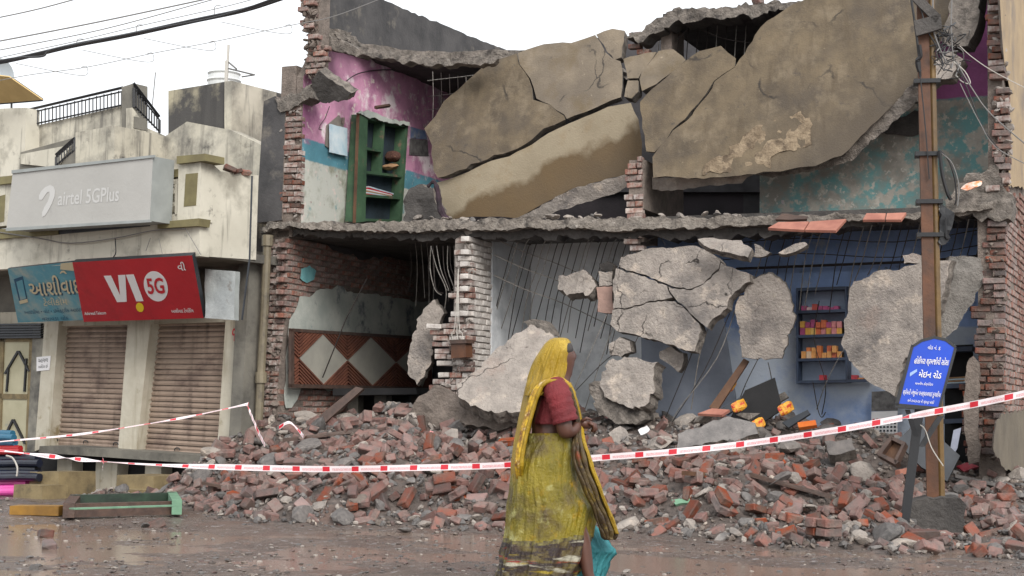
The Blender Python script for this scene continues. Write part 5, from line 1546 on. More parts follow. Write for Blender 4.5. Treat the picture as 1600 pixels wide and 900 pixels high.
MB().tube(catmull([MAIN.at_v(*p, -.05) for p in ((668, 292), (678, 284), (684, 300), (688, 326), (698, 344))], 5), [.02 + .0012 * i + .006 * math.sin(i * 1.7) for i in range(21)], 6).done('cloth_scrap', mat('dark_cloth', (34, 30, 34), (60, 40, 52), 6, .9), None, label='dark rag hanging in the gap beside the ochre slab', cat='rag')
tag(put('cloth_scrap', RK[2].copy(), tumbled(MAIN.at_v(1518, 290, -.25), Vector((0, 0, 1)), .2, (.28, .2, .12))), 'orange and white rag on the ledge beside the pole', 'rag')
rag = [o for o in COL.objects if o.get('label') == 'orange and white rag on the ledge beside the pole'][0]
rag.data.materials.clear()
rag.data.materials.append(mat('orange_white_cloth', (226, 122, 44), (220, 214, 206), 3, .8))

# diamond panel
UD = UL + .12
t = thing('diamond_panel', 'timber wall panel of grey diamonds and chevron slats in the first bay', 'wall panel', MAIN.at_u(550, 605, UD))
Qd = [(457, 515), (672, 529), (676, 608), (457, 603)]
fd = lambda du: ((lambda p: MAIN.at_u(p[0], p[1], UD + du)), MAIN.U)
plate('backing', Qd, fd(0), .03, wood_red, t)
for q in ([(455, 513), (674, 527), (674, 531), (455, 518)], [(455, 600), (676, 605), (676, 610), (455, 606)], [(455, 514), (460, 514), (460, 605), (455, 605)]): plate('frame_rail', q, fd(.03), .04, wet_wood, t)
panel_grey = mat('grey_diamond_laminate', (168, 165, 154), (146, 144, 136), 2, .5, .15, 20, coords='World')
cxs = [.225, .575, .925]
for c_ in cxs:
    pts = [(c_, .02), (min(c_ + .175, 1), .5), (c_, .98), (c_ - .175, .5)]
    plate('diamond', [lerp2(Qd, *p) for p in pts], fd(.012), .012, panel_grey, t)
def strip(p, q, w):
    d = Vector((q[0] - p[0], q[1] - p[1]))
    nn = Vector((-d.y, d.x)).normalized() * w
    plate('slat', [(p[0] + nn.x, p[1] + nn.y), (q[0] + nn.x, q[1] + nn.y), (q[0] - nn.x, q[1] - nn.y), (p[0] - nn.x, p[1] - nn.y)], fd(.024), .022, wood_red, t)
for c_ in (.05, .40, .75):
    for up in (0, 1):
        for k in range(7):
            a = 1 - k / 7.2
            y0 = .03 if up == 0 else .97
            tip = .5 * a if up == 0 else 1 - .5 * a
            l, r_ = c_ - .172 * a, c_ + .172 * a
            if up == 0:
                yl, yt = .03, .03 + .45 * a
            else:
                yl, yt = .97, .97 - .45 * a
            if l > 0.015: strip(lerp2(Qd, l, yl), lerp2(Qd, c_, yt), 1.1)
            elif c_ == .05: strip(lerp2(Qd, .015, yl + (yt - yl) * (.015 - l) / (c_ - l)), lerp2(Qd, c_, yt), 1.1)
            strip(lerp2(Qd, min(r_, .99), yl), lerp2(Qd, c_, yt), 1.1)
t = thing('shop_counter', 'dark broken counter with pale legs under the diamond panel', 'counter', MAIN.at_v(580, 660, 1.2))
plate('top', [(520, 607), (650, 606), (652, 616), (520, 618)], MAIN.v(.9), .8, void_m, t)
for q in ([(544, 612), (560, 612), (558, 680), (542, 680)], [(585, 612), (604, 612), (602, 680), (584, 680)]): plate('leg', q, MAIN.v(1.2), .15, grey_concrete_paint, t)
plate('front_board', [(560, 614), (640, 612), (640, 690), (556, 690)], MAIN.v(1.6), .05, void_m, t)
plate('fallen_plank', [(498, 650), (556, 604), (568, 607), (508, 660)], MAIN.tilt(1.2, -.1, 1.2, 10, 20), .05, wet_wood, None, label='dark charred plank leaning from the counter to the heap', cat='plank')
MB().tube([MAIN.at_v(*p, .6) for p in ((574, 434), (540, 500), (504, 590))], .009, 4).done('steel_rod', rebar_m, None, label='thin black rod leaning in front of the diamond panel', cat='rod')
t = thing('meter_box', 'small rusty meter box hanging by wires on the partition end', 'meter box', MAIN.at_v(716, 562, -.15))
plate('box', [(704, 535), (727, 534), (728, 558), (705, 560)], MAIN.tilt(3, -.2, 2, -10, 0), .14, pole_rust, t)
plate('lid', [(702, 531), (728, 530), (729, 536), (703, 537)], MAIN.tilt(3, -.22, 2, -10, 0), .17, wet_wood, t)
for x in (708, 716, 724): MB().tube(catmull([MAIN.at_v(*p, -.2) for p in ((x, 532), (x - 2, 520), (714 + (x - 716) * .4, 508), (716, 420))], 4), .005, 4).done('wire', wire_pale, t)

# packet shelf on the blue wall
t = thing('packet_shelf', 'blue grey metal shelf unit on the blue wall', 'shelf', MAIN.at_v(1285, 600, VB - .2))
Qs = [(1244, 450), (1328, 447), (1330, 598), (1244, 600)]
def shf(name, s0, t0, s1, t1, v, th, m): return plate(name, sub(Qs, s0, t0, s1, t1), MAIN.v(v), th, m, t)
shf('back_panel', 0, 0, 1, 1, VB - .03, .02, mat('pale_blue_panel', (168, 182, 202), (142, 156, 178), 3, coords='World'))
shf('side_panel', 0, 0, .035, 1, VB - .26, .22, blue_metal)
shf('side_panel', .90, 0, .935, 1, VB - .26, .22, blue_metal)
lv = (.0, .235, .49, .735, .965)
for tt in lv: shf('shelf_board', .035, tt, .90 if tt < .9 else 1.3, tt + .03, VB - .26, .22, blue_metal)
cols = {1: [(168, 70, 116), (180, 76, 66), (206, 170, 170)], 2: [(196, 148, 66), (186, 96, 60), (206, 170, 96), (150, 66, 104), (190, 120, 120)], 3: [(190, 112, 62), (204, 146, 84), (180, 90, 56), (210, 180, 150)], 4: [(196, 120, 60), (180, 50, 60)]}
pm = {}
def packet(px0, px1, py0, py1, row, lab):
    c = R.choice(cols[row])
    if c not in pm: pm[c] = mat('packet_card_%d' % len(pm), c, tuple(min(255, x * 1.12 + 12) for x in c), 14, .5, 0)
    plate('packet', [(px0, py0), (px1, py0), (px1, py1), (px0, py1)], MAIN.v(VB - .23 + R.uniform(-.02, .03)), .12, pm[c], None, label=lab, cat='packet', group='packets on the metal shelf')
for i in range(7):
    packet(1252 + i * 8.4, 1259.6 + i * 8.4, 480 - R.choice((0, 2, 5)), 485.6, 1, 'small magenta or red packet on the topmost filled shelf')
for i in range(8):
    packet(1250 + i * 8.2, 1257.6 + i * 8.2, 512.5, 523.6, 2, 'orange or yellow packet in the lower row of the fullest shelf')
    packet(1250 + i * 8.2, 1257.4 + i * 8.2, 500 + R.uniform(-2, 4), 512, 2, 'orange or purple packet stacked on the upper row of the fullest shelf')
for i in range(8):
    packet(1252 + i * 8, 1259 + i * 8, 551 - R.choice((0, 0, 2)), 560.4, 3, 'orange packet on the third shelf down')
    if i in (1, 2, 3, 5, 6): packet(1252 + i * 8, 1258.6 + i * 8, 543 - R.choice((0, 3)), 550.6 if i != 2 else 549, 3, 'small orange packet lying on top of others on the third shelf')
for x in (1280, 1330, 1340): packet(x, x + 9, 590 - R.choice((0, 4)), 595.5, 4, 'single packet left on the lowest shelf')
t = thing('wall_calendar', 'printed month calendar with red grid on the blue wall', 'calendar', MAIN.at_v(1380, 690, VB - .1))
Qc = [(1362, 612), (1403, 610), (1402, 688), (1361, 688)]
plate('picture', sub(Qc, 0, 0, 1, .40), MAIN.v(VB - .12), .008, grey_poster, t)
plate('sheet', sub(Qc, 0, .41, 1, 1), MAIN.v(VB - .12), .008, white_print, t)
plate('red_bar', sub(Qc, 0, .95, 1, 1.0), MAIN.v(VB - .13), .004, red_print, t)
for i in range(7):
    for j in range(5): plate('date_mark', sub(Qc, .05 + i * .135, .56 + j * .075, .13 + i * .135, .60 + j * .075), MAIN.v(VB - .128), .003, red_print if i % 7 == 0 or j == 0 else dark_metal, t)
t = thing('wall_cabinet', 'dark cabinet with open shelves between the pole and the brick end wall', 'cabinet', MAIN.at_v(1495, 720, .6))
plate('back_panel', [(1476, 540), (1520, 538), (1520, 730), (1476, 730)], MAIN.v(.9), .04, void_m, t)
for y in (543, 600, 655): plate('shelf_board', [(1474, y), (1519, y - 2), (1519, y + 5), (1474, y + 7)], MAIN.v(.55), .34, blue_metal, t)
for i in range(4): plate('paper_file', [(1476, 590 + i * 2.6), (1512, 588 + i * 2.6), (1512, 590 + i * 2.6), (1476, 592 + i * 2.6)], MAIN.v(.6), .2, [cloth_tan, paper][i % 2], t)
def debris_plate(pix, plane, th, m, name, lab, cat, **k): return plate(name, pix, plane, th, m, None, label=lab, cat=cat, **k)
TP = lambda px, py, v, yaw, lean: MAIN.tilt(MAIN.uv(MAIN.at_v(px, py, v))[0], v, MAIN.at_v(px, py, v).z, yaw, lean)
debris_plate([(1400, 690), (1436, 655), (1500, 712), (1480, 752), (1440, 730)], TP(1450, 700, -.55, 10, 25), .04, dark_metal, 'cabinet_door', 'dark fallen cabinet door leaning behind the sign strut', 'door panel')
debris_plate([(1490, 672), (1502, 668), (1496, 700), (1488, 716), (1484, 706)], TP(1494, 690, -.3, 20, 10), .01, mat('dull_glass', (150, 154, 170), (96, 100, 116), 3, .15, 0), 'glass_sheet', 'bent greyish plastic sheet standing beside the pole', 'sheet')
t = thing('drawer', 'small empty wooden drawer tipped on the rubble left of the sign strut', 'drawer', MAIN.at_v(1395, 735, -1.0))
dp = TP(1396, 715, -1.0, -10, 30)
plate('bottom', [(1380, 708), (1396, 690), (1416, 698), (1402, 726)], dp, .02, wood, t)
for q in ([(1372, 714), (1394, 686), (1398, 690), (1378, 718)], [(1372, 714), (1378, 712), (1408, 726), (1402, 731)], [(1394, 686), (1396, 692), (1414, 701), (1418, 696)], [(1402, 731), (1400, 724), (1412, 700), (1418, 697)]):
    plate('side', q, (lambda p, f=dp[0], n=dp[1]: f(p) - n * -.07, dp[1]), .09, wet_wood, t)
for pix, yaw, lean, m, nm, lab in (([(1108, 636), (1162, 560), (1170, 564), (1120, 642)], 0, 20, wood, 'plank', 'brown plank leaning up under the upright hanging slab'),
                                  ([(1124, 640), (1190, 600), (1200, 606), (1136, 648)], 0, 20, dark_metal, 'metal_sheet', 'dark metal sheet beside the leaning plank'),
                                  ([(1090, 646), (1112, 638), (1140, 640), (1128, 648)], 0, 60, terracotta, 'tile', 'terracotta tile lying flat in front of the leaning plank'),
                                  ([(1150, 648), (1226, 612), (1232, 620), (1170, 656)], 0, 30, aggregate, 'board', 'grey wet board among the packets'),
                                  ([(1222, 660), (1262, 640), (1266, 646), (1232, 668)], 0, 30, dark_metal, 'metal_sheet', 'dark strip of metal under the shelf'),
                                  ([(1140, 655), (1164, 610), (1210, 590), (1222, 640), (1180, 668)], 0, 10, void_m, 'metal_sheet', 'black crumpled sheet at the back of the packets')):
    debris_plate(pix, TP(pix[0][0], pix[0][1], -.1 if nm != 'tile' else -.4, yaw, lean), .03, m, nm, lab, nm.replace('_', ' '))
def bag(px, py, v, L, lab, yaw):
    c = MAIN.at_v(px, py, v)
    bm = bmesh.new()
    bmesh.ops.create_uvsphere(bm, u_segments=14, v_segments=9, radius=.5)
    for q in bm.verts:
        q.co.x = math.copysign(abs(q.co.x * 2) ** .6 * .5, q.co.x)
        q.co.z = math.copysign(abs(q.co.z * 2) ** .45 * .5, q.co.z)
        e = abs(q.co.x) * 2
        q.co.y *= .28 * (1 - .85 * e ** 4)
        q.co.z *= .6
        q.co.z += .05 * noise.noise(q.co * 6 + Vector((px, 0, 0)))
        q.co.y += .06 * noise.noise(q.co * 5 + Vector((0, px, 0)))
    me = bpy.data.meshes.new('snack_packet')
    bm.to_mesh(me)
    bm.free()
    me.materials.append(foil)
    tag(put('snack_packet', me, Matrix.Translation(c) @ Matrix.Rotation(yaw, 4, 'Y') @ Matrix.Rotation(.4, 4, 'Z') @ Matrix.Diagonal((L, L, L, 1))), lab, 'packet', 'snack packets spilt in the rubble')
bag(1155, 634, -.25, .2, 'yellow snack packet beside the terracotta tile', -.4)
bag(1184, 663, -.45, .2, 'orange red snack packet lowest in the heap near the tape', -.5)
bag(1228, 638, -.25, .21, 'yellow snack packet nearest the shelf', -.45)
bag(1142, 602, .3, .17, 'orange packet stuck behind the leaning plank', -1.0)
debris_plate([(1246, 660), (1274, 656), (1276, 664), (1248, 668)], TP(1260, 662, -.3, 0, 40), .05, mat('orange_carton', (206, 110, 40), (190, 90, 30), 6), 'carton', 'flat orange carton below the shelf', 'carton')
for pix, m, lab in (([(976, 660), (986, 654), (990, 672), (980, 676)], white_print, 'white crumpled paper scrap on the heap beyond the sari'), ([(996, 672), (1012, 664), (1016, 672), (1002, 680)], white_print, 'second white paper scrap next to the first one'),
                    ([(942, 646), (948, 644), (960, 654), (955, 658)], mat('pink_plaster', (206, 150, 146), None), 'pink scrap of plaster beyond the hand of the woman'), ([(1310, 712), (1326, 703), (1328, 716)], white_print, 'white triangular scrap on the rubble below the calendar'),
                    ([(664, 690), (672, 673), (680, 676), (668, 698)], mat('pink_red_tape_scrap', (214, 130, 130), (206, 190, 186), 9), 'torn pinkish scrap on the heap before the partition'), ([(774, 694), (782, 692), (786, 706), (780, 712)], mint_paint, 'mint green shard on the heap next to the sari edge'),
                    ([(1050, 780), (1076, 776), (1080, 784), (1056, 788)], mint_paint, 'mint green plaster shard low on the heap'), ([(1128, 770), (1148, 762), (1154, 770), (1136, 778)], mat('lilac_tile', (190, 172, 186), None), 'pale lilac tile shard low on the heap'),
                    ([(1494, 727), (1510, 722), (1530, 730), (1506, 736)], mat('red_bag', (196, 60, 76), (206, 120, 126), 8), 'red plastic bag on the rubble beyond the pole')):
    py = pix[0][1]
    px = pix[0][0]
    uu = u_of(px, 655)
    # find the heap along the line of sight so that the scrap rests on it
    best = None
    for i in range(300):
        P = at_y(px, py, 12 + i * .03)
        if P.z <= surf(P.x, P.y) + .03:
            best = P
            break
    best = best or MAIN.at_v(px, py, 0)
    n_ = (Vector((0, 0, 1)) + (CAM - best).normalized() * .9).normalized()
    chunk('scrap', pix, ((lambda p, b=best, n=n_: on_plane(p, b + Vector((0, 0, .03)), n)), n_), .03, [m, m], None, res=.05, jit=.012, bump=.012, label=lab, cat='scrap', group='scraps on the rubble heap')

# ------------------------------------------------------------------ pole, plinth, street sign
YP = 14.9
t = thing('utility_pole', 'rusty brown steel pole with ochre pipe standing in a concrete block', 'pole', at_y(1463, 846, YP))
pl_ = [(1420, 786), (1432, 780), (1500, 778), (1508, 790), (1506, 846), (1418, 844)]
PF = Frame(1463, YP, 12)
chunk('plinth', pl_, PF.v(-.25), .55, [dark_concrete, dark_concrete], t, res=.06, jit=.02, bump=.02, taper=0)
P0, P1 = at_y(1458, 782, YP), at_y(1441, -30, YP)
def post(a, b, w0, w1, d, off, m, name):
    U_, V_ = PF.U, PF.V
    mb = MB()
    mb.hexa([a + U_ * (off - w0), a + U_ * (off + w0), a + U_ * (off + w0) + V_ * d, a + U_ * (off - w0) + V_ * d, b + U_ * (off - w1), b + U_ * (off + w1), b + U_ * (off + w1) + V_ * d, b + U_ * (off - w1) + V_ * d])
    return mb.done(name, m, t)
post(P0, P1, .055, .055, .12, 0, pole_rust, 'post')
MB().tube([P0 + PF.U * .082 + PF.V * .03, P1 + PF.U * .082 + PF.V * .03], .03, 8).done('pipe', pole_ochre, t)
for y in (130, 320, 372, 245):
    c = P0.lerp(P1, (782 - y) / 812)
    b = MB()
    b.hexa([c + PF.U * a + PF.V * v_ + Vector((0, 0, z_)) for z_ in (-.02, .02) for a, v_ in ((-.10, -.03), (.15, -.03), (.15, .16), (-.10, .16))])
    b.done('clamp', iron_black, t)
c = P0.lerp(P1, (782 - 345) / 812)
chunk('tar_wrap', [(1468, 318), (1482, 330), (1484, 372), (1476, 390), (1466, 380)], PF.v(-.02), .14, [iron_black, iron_black], t, res=.05, jit=.04, bump=.03)
for q in ([(1428, 32), (1470, 22), (1472, 44), (1432, 56)], [(1426, 0), (1440, -6), (1470, 24), (1462, 36)]): plate('bracket', q, PF.v(-.12), .05, dark_concrete, t)
wp = [([(1421, -20), (1430, 40), (1436, 90), (1438, 120)], wire_m, .012), ([(1432, -20), (1446, 40), (1462, 70), (1474, 100)], wire_m, .008), ([(1458, -20), (1458, 40), (1466, 70), (1478, 96)], wire_grey, .009), ([(1488, -20), (1486, 40), (1488, 76), (1490, 92)], wire_grey, .007),
      ([(1500, 72), (1520, 90), (1560, 116), (1640, 156)], wire_pale, .004), ([(1490, 96), (1508, 112), (1516, 130), (1504, 128), (1494, 118)], wire_pale, .006), ([(1494, 96), (1520, 140), (1550, 180), (1620, 240)], wire_grey, .007),
      ([(1500, 110), (1516, 150), (1536, 200), (1560, 232)], wire_m, .006), ([(1436, 70), (1438, 88), (1433, 96), (1437, 112)], wire_m, .022), ([(1438, 120), (1446, 200), (1452, 280)], wire_m, .006),
      ([(1468, 235), (1472, 270), (1480, 300), (1486, 312)], wire_m, .018), ([(1470, 236), (1482, 250), (1492, 280), (1494, 310), (1492, 320)], wire_m, .008), ([(1470, 238), (1488, 256), (1498, 290), (1496, 322)], wire_grey, .006),
      ([(1500, 130), (1530, 190), (1556, 230), (1610, 260)], wire_grey, .005), ([(1478, 340), (1478, 370), (1484, 372)], wire_m, .012)]
for pts, m, r in wp: MB().tube(catmull([at_y(x, y, YP - .08 + i * .02) for i, (x, y) in enumerate(pts)], 5), r, 5).done('pole_wire', m, t)
for i in range(46):
    x, y = R.uniform(1464, 1500), R.uniform(40, 112)
    pts = [(x, y), (x + R.uniform(-14, 14), y + R.uniform(-14, 14)), (x + R.uniform(-16, 20), y + R.uniform(-10, 24))]
    MB().tube(catmull([at_y(a, b, YP + R.uniform(-.12, .2)) for a, b in pts], 4), R.choice((.005, .007)), 4).done('tangled_wire', R.choice((wire_m, wire_grey, wire_m)), t)
YS = 14.5
t = thing('street_sign', 'blue street name board with white script on a dark angle iron stand', 'sign', at_y(1412, 836, YS))
SF = Frame(1446, YS, 10)
spn = SF.tilt(0, 0, 1.2, 0, 4)
bd = [(1402, 632), (1427, 540), (1440, 533), (1460, 528), (1478, 532), (1493, 543), (1466, 638)]
plate('board', bd, spn, .012, blue_sign, t)
for q in ([(1398, 632), (1424, 538), (1428, 540), (1404, 634)], [(1398, 630), (1468, 636), (1468, 642), (1398, 637)], [(1465, 640), (1491, 543), (1495, 545), (1469, 640)], [(1423, 541), (1440, 530), (1460, 525), (1460, 529), (1441, 534), (1427, 543)], [(1460, 525), (1479, 529), (1495, 541), (1492, 544), (1477, 533), (1460, 529)]):
    plate('frame_bar', q, (lambda p, f=spn[0], n=spn[1]: f(p) + n * .006, spn[1]), .035, iron_black, t)
Qb = [(1427, 538), (1493, 541), (1466, 638), (1402, 632)]
for body, s0, t0, s1, t1, bo in (('વોડ નં. ૬', .36, -.0, .66, .075, .01), ('હોકીપરા શ્રમજીવી સોસા', .13, .19, .95, .345, .012), ('મેઇન રોડ', .32, .405, .86, .53, .014), ('માનનીય કોર્પોરેટર', .29, .605, .72, .665, .008),
                                 ('શ્રીમતી મંજુબેન ઘનશ્યામભાઇ કુગશીયા', .06, .73, .97, .85, .008), ('સને ૨૦૨૩-૨૪ ની ગ્રાન્ટ માંથી', .22, .885, .86, .955, .006)):
    text(body, sub(Qb, s0, t0, s1, t1), spn, white_print, t, lift=.008, bold=bo)
shape([(.10, .47), (.24, .40), (.26, .44), (.12, .53)], Qb, spn, mat('pale_smear', (150, 176, 214), None), t, lift=.006, name='smear')
def strut(a, b, w, name='leg'):
    A_, B_ = at_y(*a, YS + .06), at_y(*b, YS + .06)
    U_ = SF.U * w
    V_ = SF.V * .04
    MB().hexa([A_ - U_, A_ + U_, A_ + U_ + V_, A_ - U_ + V_, B_ - U_, B_ + U_, B_ + U_ + V_, B_ - U_ + V_]).done(name, iron_black, t)
strut((1411, 838), (1437, 638), .042)
strut((1440, 698), (1470, 650), .028, 'brace')
strut((1434, 690), (1418, 640), .022, 'brace')
MB().tube(catmull([at_y(*p, YS) for p in ((1438, 664), (1446, 672), (1456, 700), (1474, 728))], 5), .006, 4).done('wire', wire_pale, t)

# ------------------------------------------------------------------ barrier tape
def tape_mat():
    m = mat('red_white_barrier_tape', (226, 220, 220), None, rough=.35, bump=0)
    nt = m.node_tree
    nd, ln = nt.nodes, nt.links
    uv = nd.new('ShaderNodeUVMap')
    sep = nd.new('ShaderNodeSeparateXYZ')
    ln.new(uv.outputs[0], sep.inputs[0])
    def mth(op, a, b=0.0, c=None):
        x = nd.new('ShaderNodeMath')
        x.operation = op
        for i, q in enumerate((a, b) if c is None else (a, b, c)):
            if isinstance(q, (int, float)): x.inputs[i].default_value = q
            else: ln.new(q, x.inputs[i])
        return x.outputs[0]
    fr_ = mth('FRACT', mth('MULTIPLY', sep.outputs[0], 1 / .32))
    blk = mth('MULTIPLY', mth('LESS_THAN', fr_, .24), mth('GREATER_THAN', mth('ABSOLUTE', mth('SUBTRACT', fr_, .12)), -.01))
    yb = mth('MULTIPLY', mth('GREATER_THAN', sep.outputs[1], .12), mth('LESS_THAN', sep.outputs[1], .9))
    n = nd.new('ShaderNodeTexNoise')
    n.inputs['Scale'].default_value = 70
    n.inputs['Detail'].default_value = 2
    ln.new(uv.outputs[0], n.inputs['Vector'])
    tx = mth('MULTIPLY', mth('GREATER_THAN', n.outputs[0], .5), mth('LESS_THAN', mth('ABSOLUTE', mth('SUBTRACT', sep.outputs[1], .42)), .2))
    tx = mth('MULTIPLY', tx, mth('GREATER_THAN', fr_, .32))
    f = mth('MAXIMUM', mth('MULTIPLY', blk, yb), mth('MULTIPLY', tx, .75))
    mx = nd.new('ShaderNodeMix')
    mx.data_type = 'RGBA'
    ln.new(f, mx.inputs[0])
    mx.inputs[6].default_value = srgb((228, 218, 220))
    mx.inputs[7].default_value = srgb((200, 42, 56))
    ln.new(mx.outputs[2], nd['Principled BSDF'].inputs['Base Color'])
    return m
TAPE = tape_mat()
def tape(pts, width, label, twist=(), n=14):
    """pts: (px, py, Y); width metres"""
    C_ = catmull([at_y(*p) for p in pts], n)
    V, Fc, uvs = [], [], []
    L = 0
    for i, c in enumerate(C_):
        if i: L += (c - C_[i - 1]).length
        s = i / (len(C_) - 1)
        a = .12 * math.sin(s * 40) + .1 * noise.noise(Vector((s * 20, 1, 2)))
        w = width
        for (ts, tw, amt) in twist:
            e = math.exp(-((s - ts) / tw) ** 2)
            a += amt * e
            w *= 1 - .55 * e
        up = Vector((.1 * math.sin(a * 5), math.sin(a), math.cos(a))) * (w / 2)
        V += [c - up, c + up]
        uvs += [(L, 0), (L, 1)]
        if i: Fc.append((2 * i - 2, 2 * i, 2 * i + 1, 2 * i - 1))
    o = mk('barrier_tape', V, Fc, TAPE, None, label=label, cat='tape', group='barrier tapes', smooth=True)
    ul = o.data.uv_layers.new(name='UVMap')
    for lp in o.data.loops: ul.data[lp.index].uv = uvs[lp.vertex_index]
    return o
tape([(-80, 697, 17.2), (0, 704, 17.0), (80, 713, 16.8), (160, 721, 16.6), (260, 727, 16.4), (400, 731, 16.0), (520, 733, 15.8), (640, 731, 15.5), (760, 728, 15.3), (860, 722, 15.2), (925, 716, 15.1), (1040, 707, 15.0), (1160, 694, 14.9), (1300, 673, 14.7), (1410, 653, 14.5)], .062,
     'long red and white tape stretched behind the woman to the blue sign', [(.165, .012, 1.4), (.0, .1, .9), (.1, .03, .8), (.27, .04, .9), (.22, .03, 1.0)])
tape([(1410, 653, 14.44), (1440, 647, 14.3), (1500, 636, 14.2), (1560, 624, 14.0), (1640, 606, 13.8)], .062, 'red and white tape running on from the blue sign past the pole', [(.0, .15, 1.0)])
tape([(-60, 696, 19.2), (0, 690, 19.2), (120, 679, 19.2), (220, 664, 19.2), (300, 650, 19.2), (388, 631, 19.3)], .055, 'thin twisted tape slanting across the two shutters', [(.2, .2, .9), (.6, .2, 1.1), (.9, .1, 1.0)])
tape([(386, 632, 19.3), (394, 652, 19.25), (404, 676, 19.2), (414, 696, 19.1)], .06, 'short tape end hanging from the drain pipe', [(.1, .1, .8)])
tape([(160, 718, 16.55), (162, 724, 16.5), (160, 732, 16.5)], .05, 'little tape knot hanging in the middle of the shop fronts', [(.5, .3, .7)])
tape([(436, 668, 17.6), (452, 660, 17.7), (466, 672, 17.6), (474, 682, 17.5)], .05, 'loose scrap of tape on the heap near the pipe', [(.5, .3, .7)])

# ------------------------------------------------------------------ on the road and by the steps
t = thing('window_frame', 'fallen wooden window frame with mint green inner edge lying on the road', 'frame', at_z(190, 806, 0))
zf = .035
def beam_(a, b, w, h, name, m, z=zf):
    A_, B_ = at_z(*a, z), at_z(*b, z)
    d = (B_ - A_).normalized()
    s = Vector((-d.y, d.x, 0)) * w
    up = Vector((0, 0, h))
    MB().hexa([A_ - s, B_ - s, B_ + s, A_ + s, A_ - s + up, B_ - s + up, B_ + s + up, A_ + s + up]).done(name, m, t)
beam_((108, 808), (279, 803), .05, .13, 'front_rail', wet_wood)
beam_((112, 796), (272, 791), .05, .15, 'rear_rail', mat('dark_green_wet_wood', (52, 70, 56), (38, 48, 42), 5, .5, .4, 30, .01))
beam_((112, 796), (272, 791), .052, .012, 'rail_edge', mint_paint, zf + .151)
beam_((107, 809), (118, 793), .055, .14, 'end_rail', wet_wood, zf + .004)
beam_((276, 804), (268, 789), .05, .145, 'end_rail', mint_paint, zf + .004)
A_, B_ = at_z(22, 803, .03), at_z(98, 805, .03)
d = (B_ - A_).normalized()
s = Vector((-d.y, d.x, 0)) * .11
up = Vector((0, 0, .085))
MB().hexa([A_ - s, B_ - s, B_ + s, A_ + s, A_ - s + up, B_ - s + up * 1.1, B_ + s + up * 1.1, A_ + s + up]).done('plank', yellow_wood, None, label='short yellow painted plank on the road beside the window frame', cat='plank')
def roll(px0, px1, py, v, r, m, lab):
    A_, B_ = SHOP.at_v(px0, py, v), SHOP.at_v(px1, py, v)
    P = [A_.lerp(B_, i / 4) + Vector((0, 0, .006 * (i % 2))) for i in range(5)]
    o = MB().tube(P, r, 12).done('plastic_roll', m, None, label=lab, cat='roll', group='plastic sheet rolls by the shops')
names = ('topmost', 'upper', 'lower', 'bottom', 'front', 'rear')
for i, (y, v) in enumerate(((764, -1.1), (755, -1.0), (769, -1.35), (774, -1.2))): roll(-40, 46 - i * 2, y, v, .05, pink_plastic, '%s pink plastic roll in the stack next to the doorsteps' % names[i])
for i, (y, v) in enumerate(((741, -1.0), (733, -.9), (724, -.95), (716, -.85), (746, -1.1))): roll(-40, 62 - (i % 2) * 3, y, v, .055, navy_plastic, '%s dark navy plastic roll in the stack by the cream door' % ('topmost', 'upper', 'lower', 'bottom', 'front')[i - 0])
for i, (y, v) in enumerate(((706, -.9), (701, -.8))): roll(-40, 32, y, v, .045, red_plastic, '%s red plastic roll on the navy rolls' % ('front', 'rear')[i])
for i, (y, v) in enumerate(((692, -.8), (684, -.85), (678, -.75))): roll(-40, 24 - i * 2, y, v, .05, teal_plastic, '%s teal plastic roll on top of the stack' % ('lowest', 'middle', 'highest')[i])
MB().tube(catmull([SHOP.at_v(*p, -1.2) for p in ((10, 712), (20, 716), (27, 730), (26, 744))], 5), .012, 5).done('strap', wire_pale, None, label='pale strap tied around the dark navy rolls', cat='strap')
# ------------------------------------------------------------------ the woman walking past
YW = at_z(870, 921, 0).y
W = lambda px, py, dy=0.0: at_y(px, py, YW + dy)
skin_m = mat('brown_skin', (92, 60, 48), (78, 50, 41), 8, .45, .15, 60, .003)
hair_m = mat('greying_hair', (62, 56, 54), (40, 36, 35), 30, .6, .4, 80, .003)
blouse_m = mat('dark_red_blouse', (122, 34, 40), (96, 26, 32), 5, .7, .8, 60, .012, coords='World', wrinkle=2.5)
sari_m = mat('yellow_wet_sari', (142, 126, 26), (108, 98, 18), 4, .4, .8, 60, .016, wrinkle=2.5, patch=((74, 58, 40), 3.0, .58, .08), coords='World', layers=[((182, 180, 124), 4.6, .63, .07), ((112, 106, 20), 2.2, .57, .1), ((168, 132, 16), 7, .62, .06)])
veil_m = mat('yellow_veil', (170, 140, 24), (142, 114, 14), 4, .5, .7, 90, .012, coords='World', wrinkle=4.0, patch=((136, 108, 12), 3, .62, .12), layers=[((206, 176, 70), 6, .68, .08)])
border_m = mat('dark_patterned_sari_border', (104, 92, 44), (62, 46, 36), 9, .45, .8, 50, .014, wrinkle=2.0, patch=((150, 146, 124), 6, .62, .05), coords='World', layers=[((44, 30, 30), 12, .56, .04)], bands=[((46, 34, 32), .5, .05), ((168, 164, 146), .6, .04), ((146, 44, 34), .64, .03), ((150, 130, 30), .62, .04)])
pallu_m = mat('dark_sari_end_cloth', (92, 76, 40), (52, 38, 32), 14, .5, .8, 50, .014, wrinkle=2.0, patch=((130, 108, 36), 7, .6, .05), coords='World', layers=[((140, 62, 34), 6, .67, .04)])
fold_m = mat('veil_border_print', (204, 168, 40), (112, 74, 40), 26, .6, .5, 40, .01, patch=((196, 176, 140), 20, .6, .04), coords='World')
teal_m = mat('turquoise_petticoat', (54, 134, 140), (38, 108, 116), 5, .55, .8, 40, .012, coords='World', wrinkle=2.5)
wm = thing('person', 'woman in yellow sari and veil with dark red blouse walking past the tape', 'person', W(870, 921))

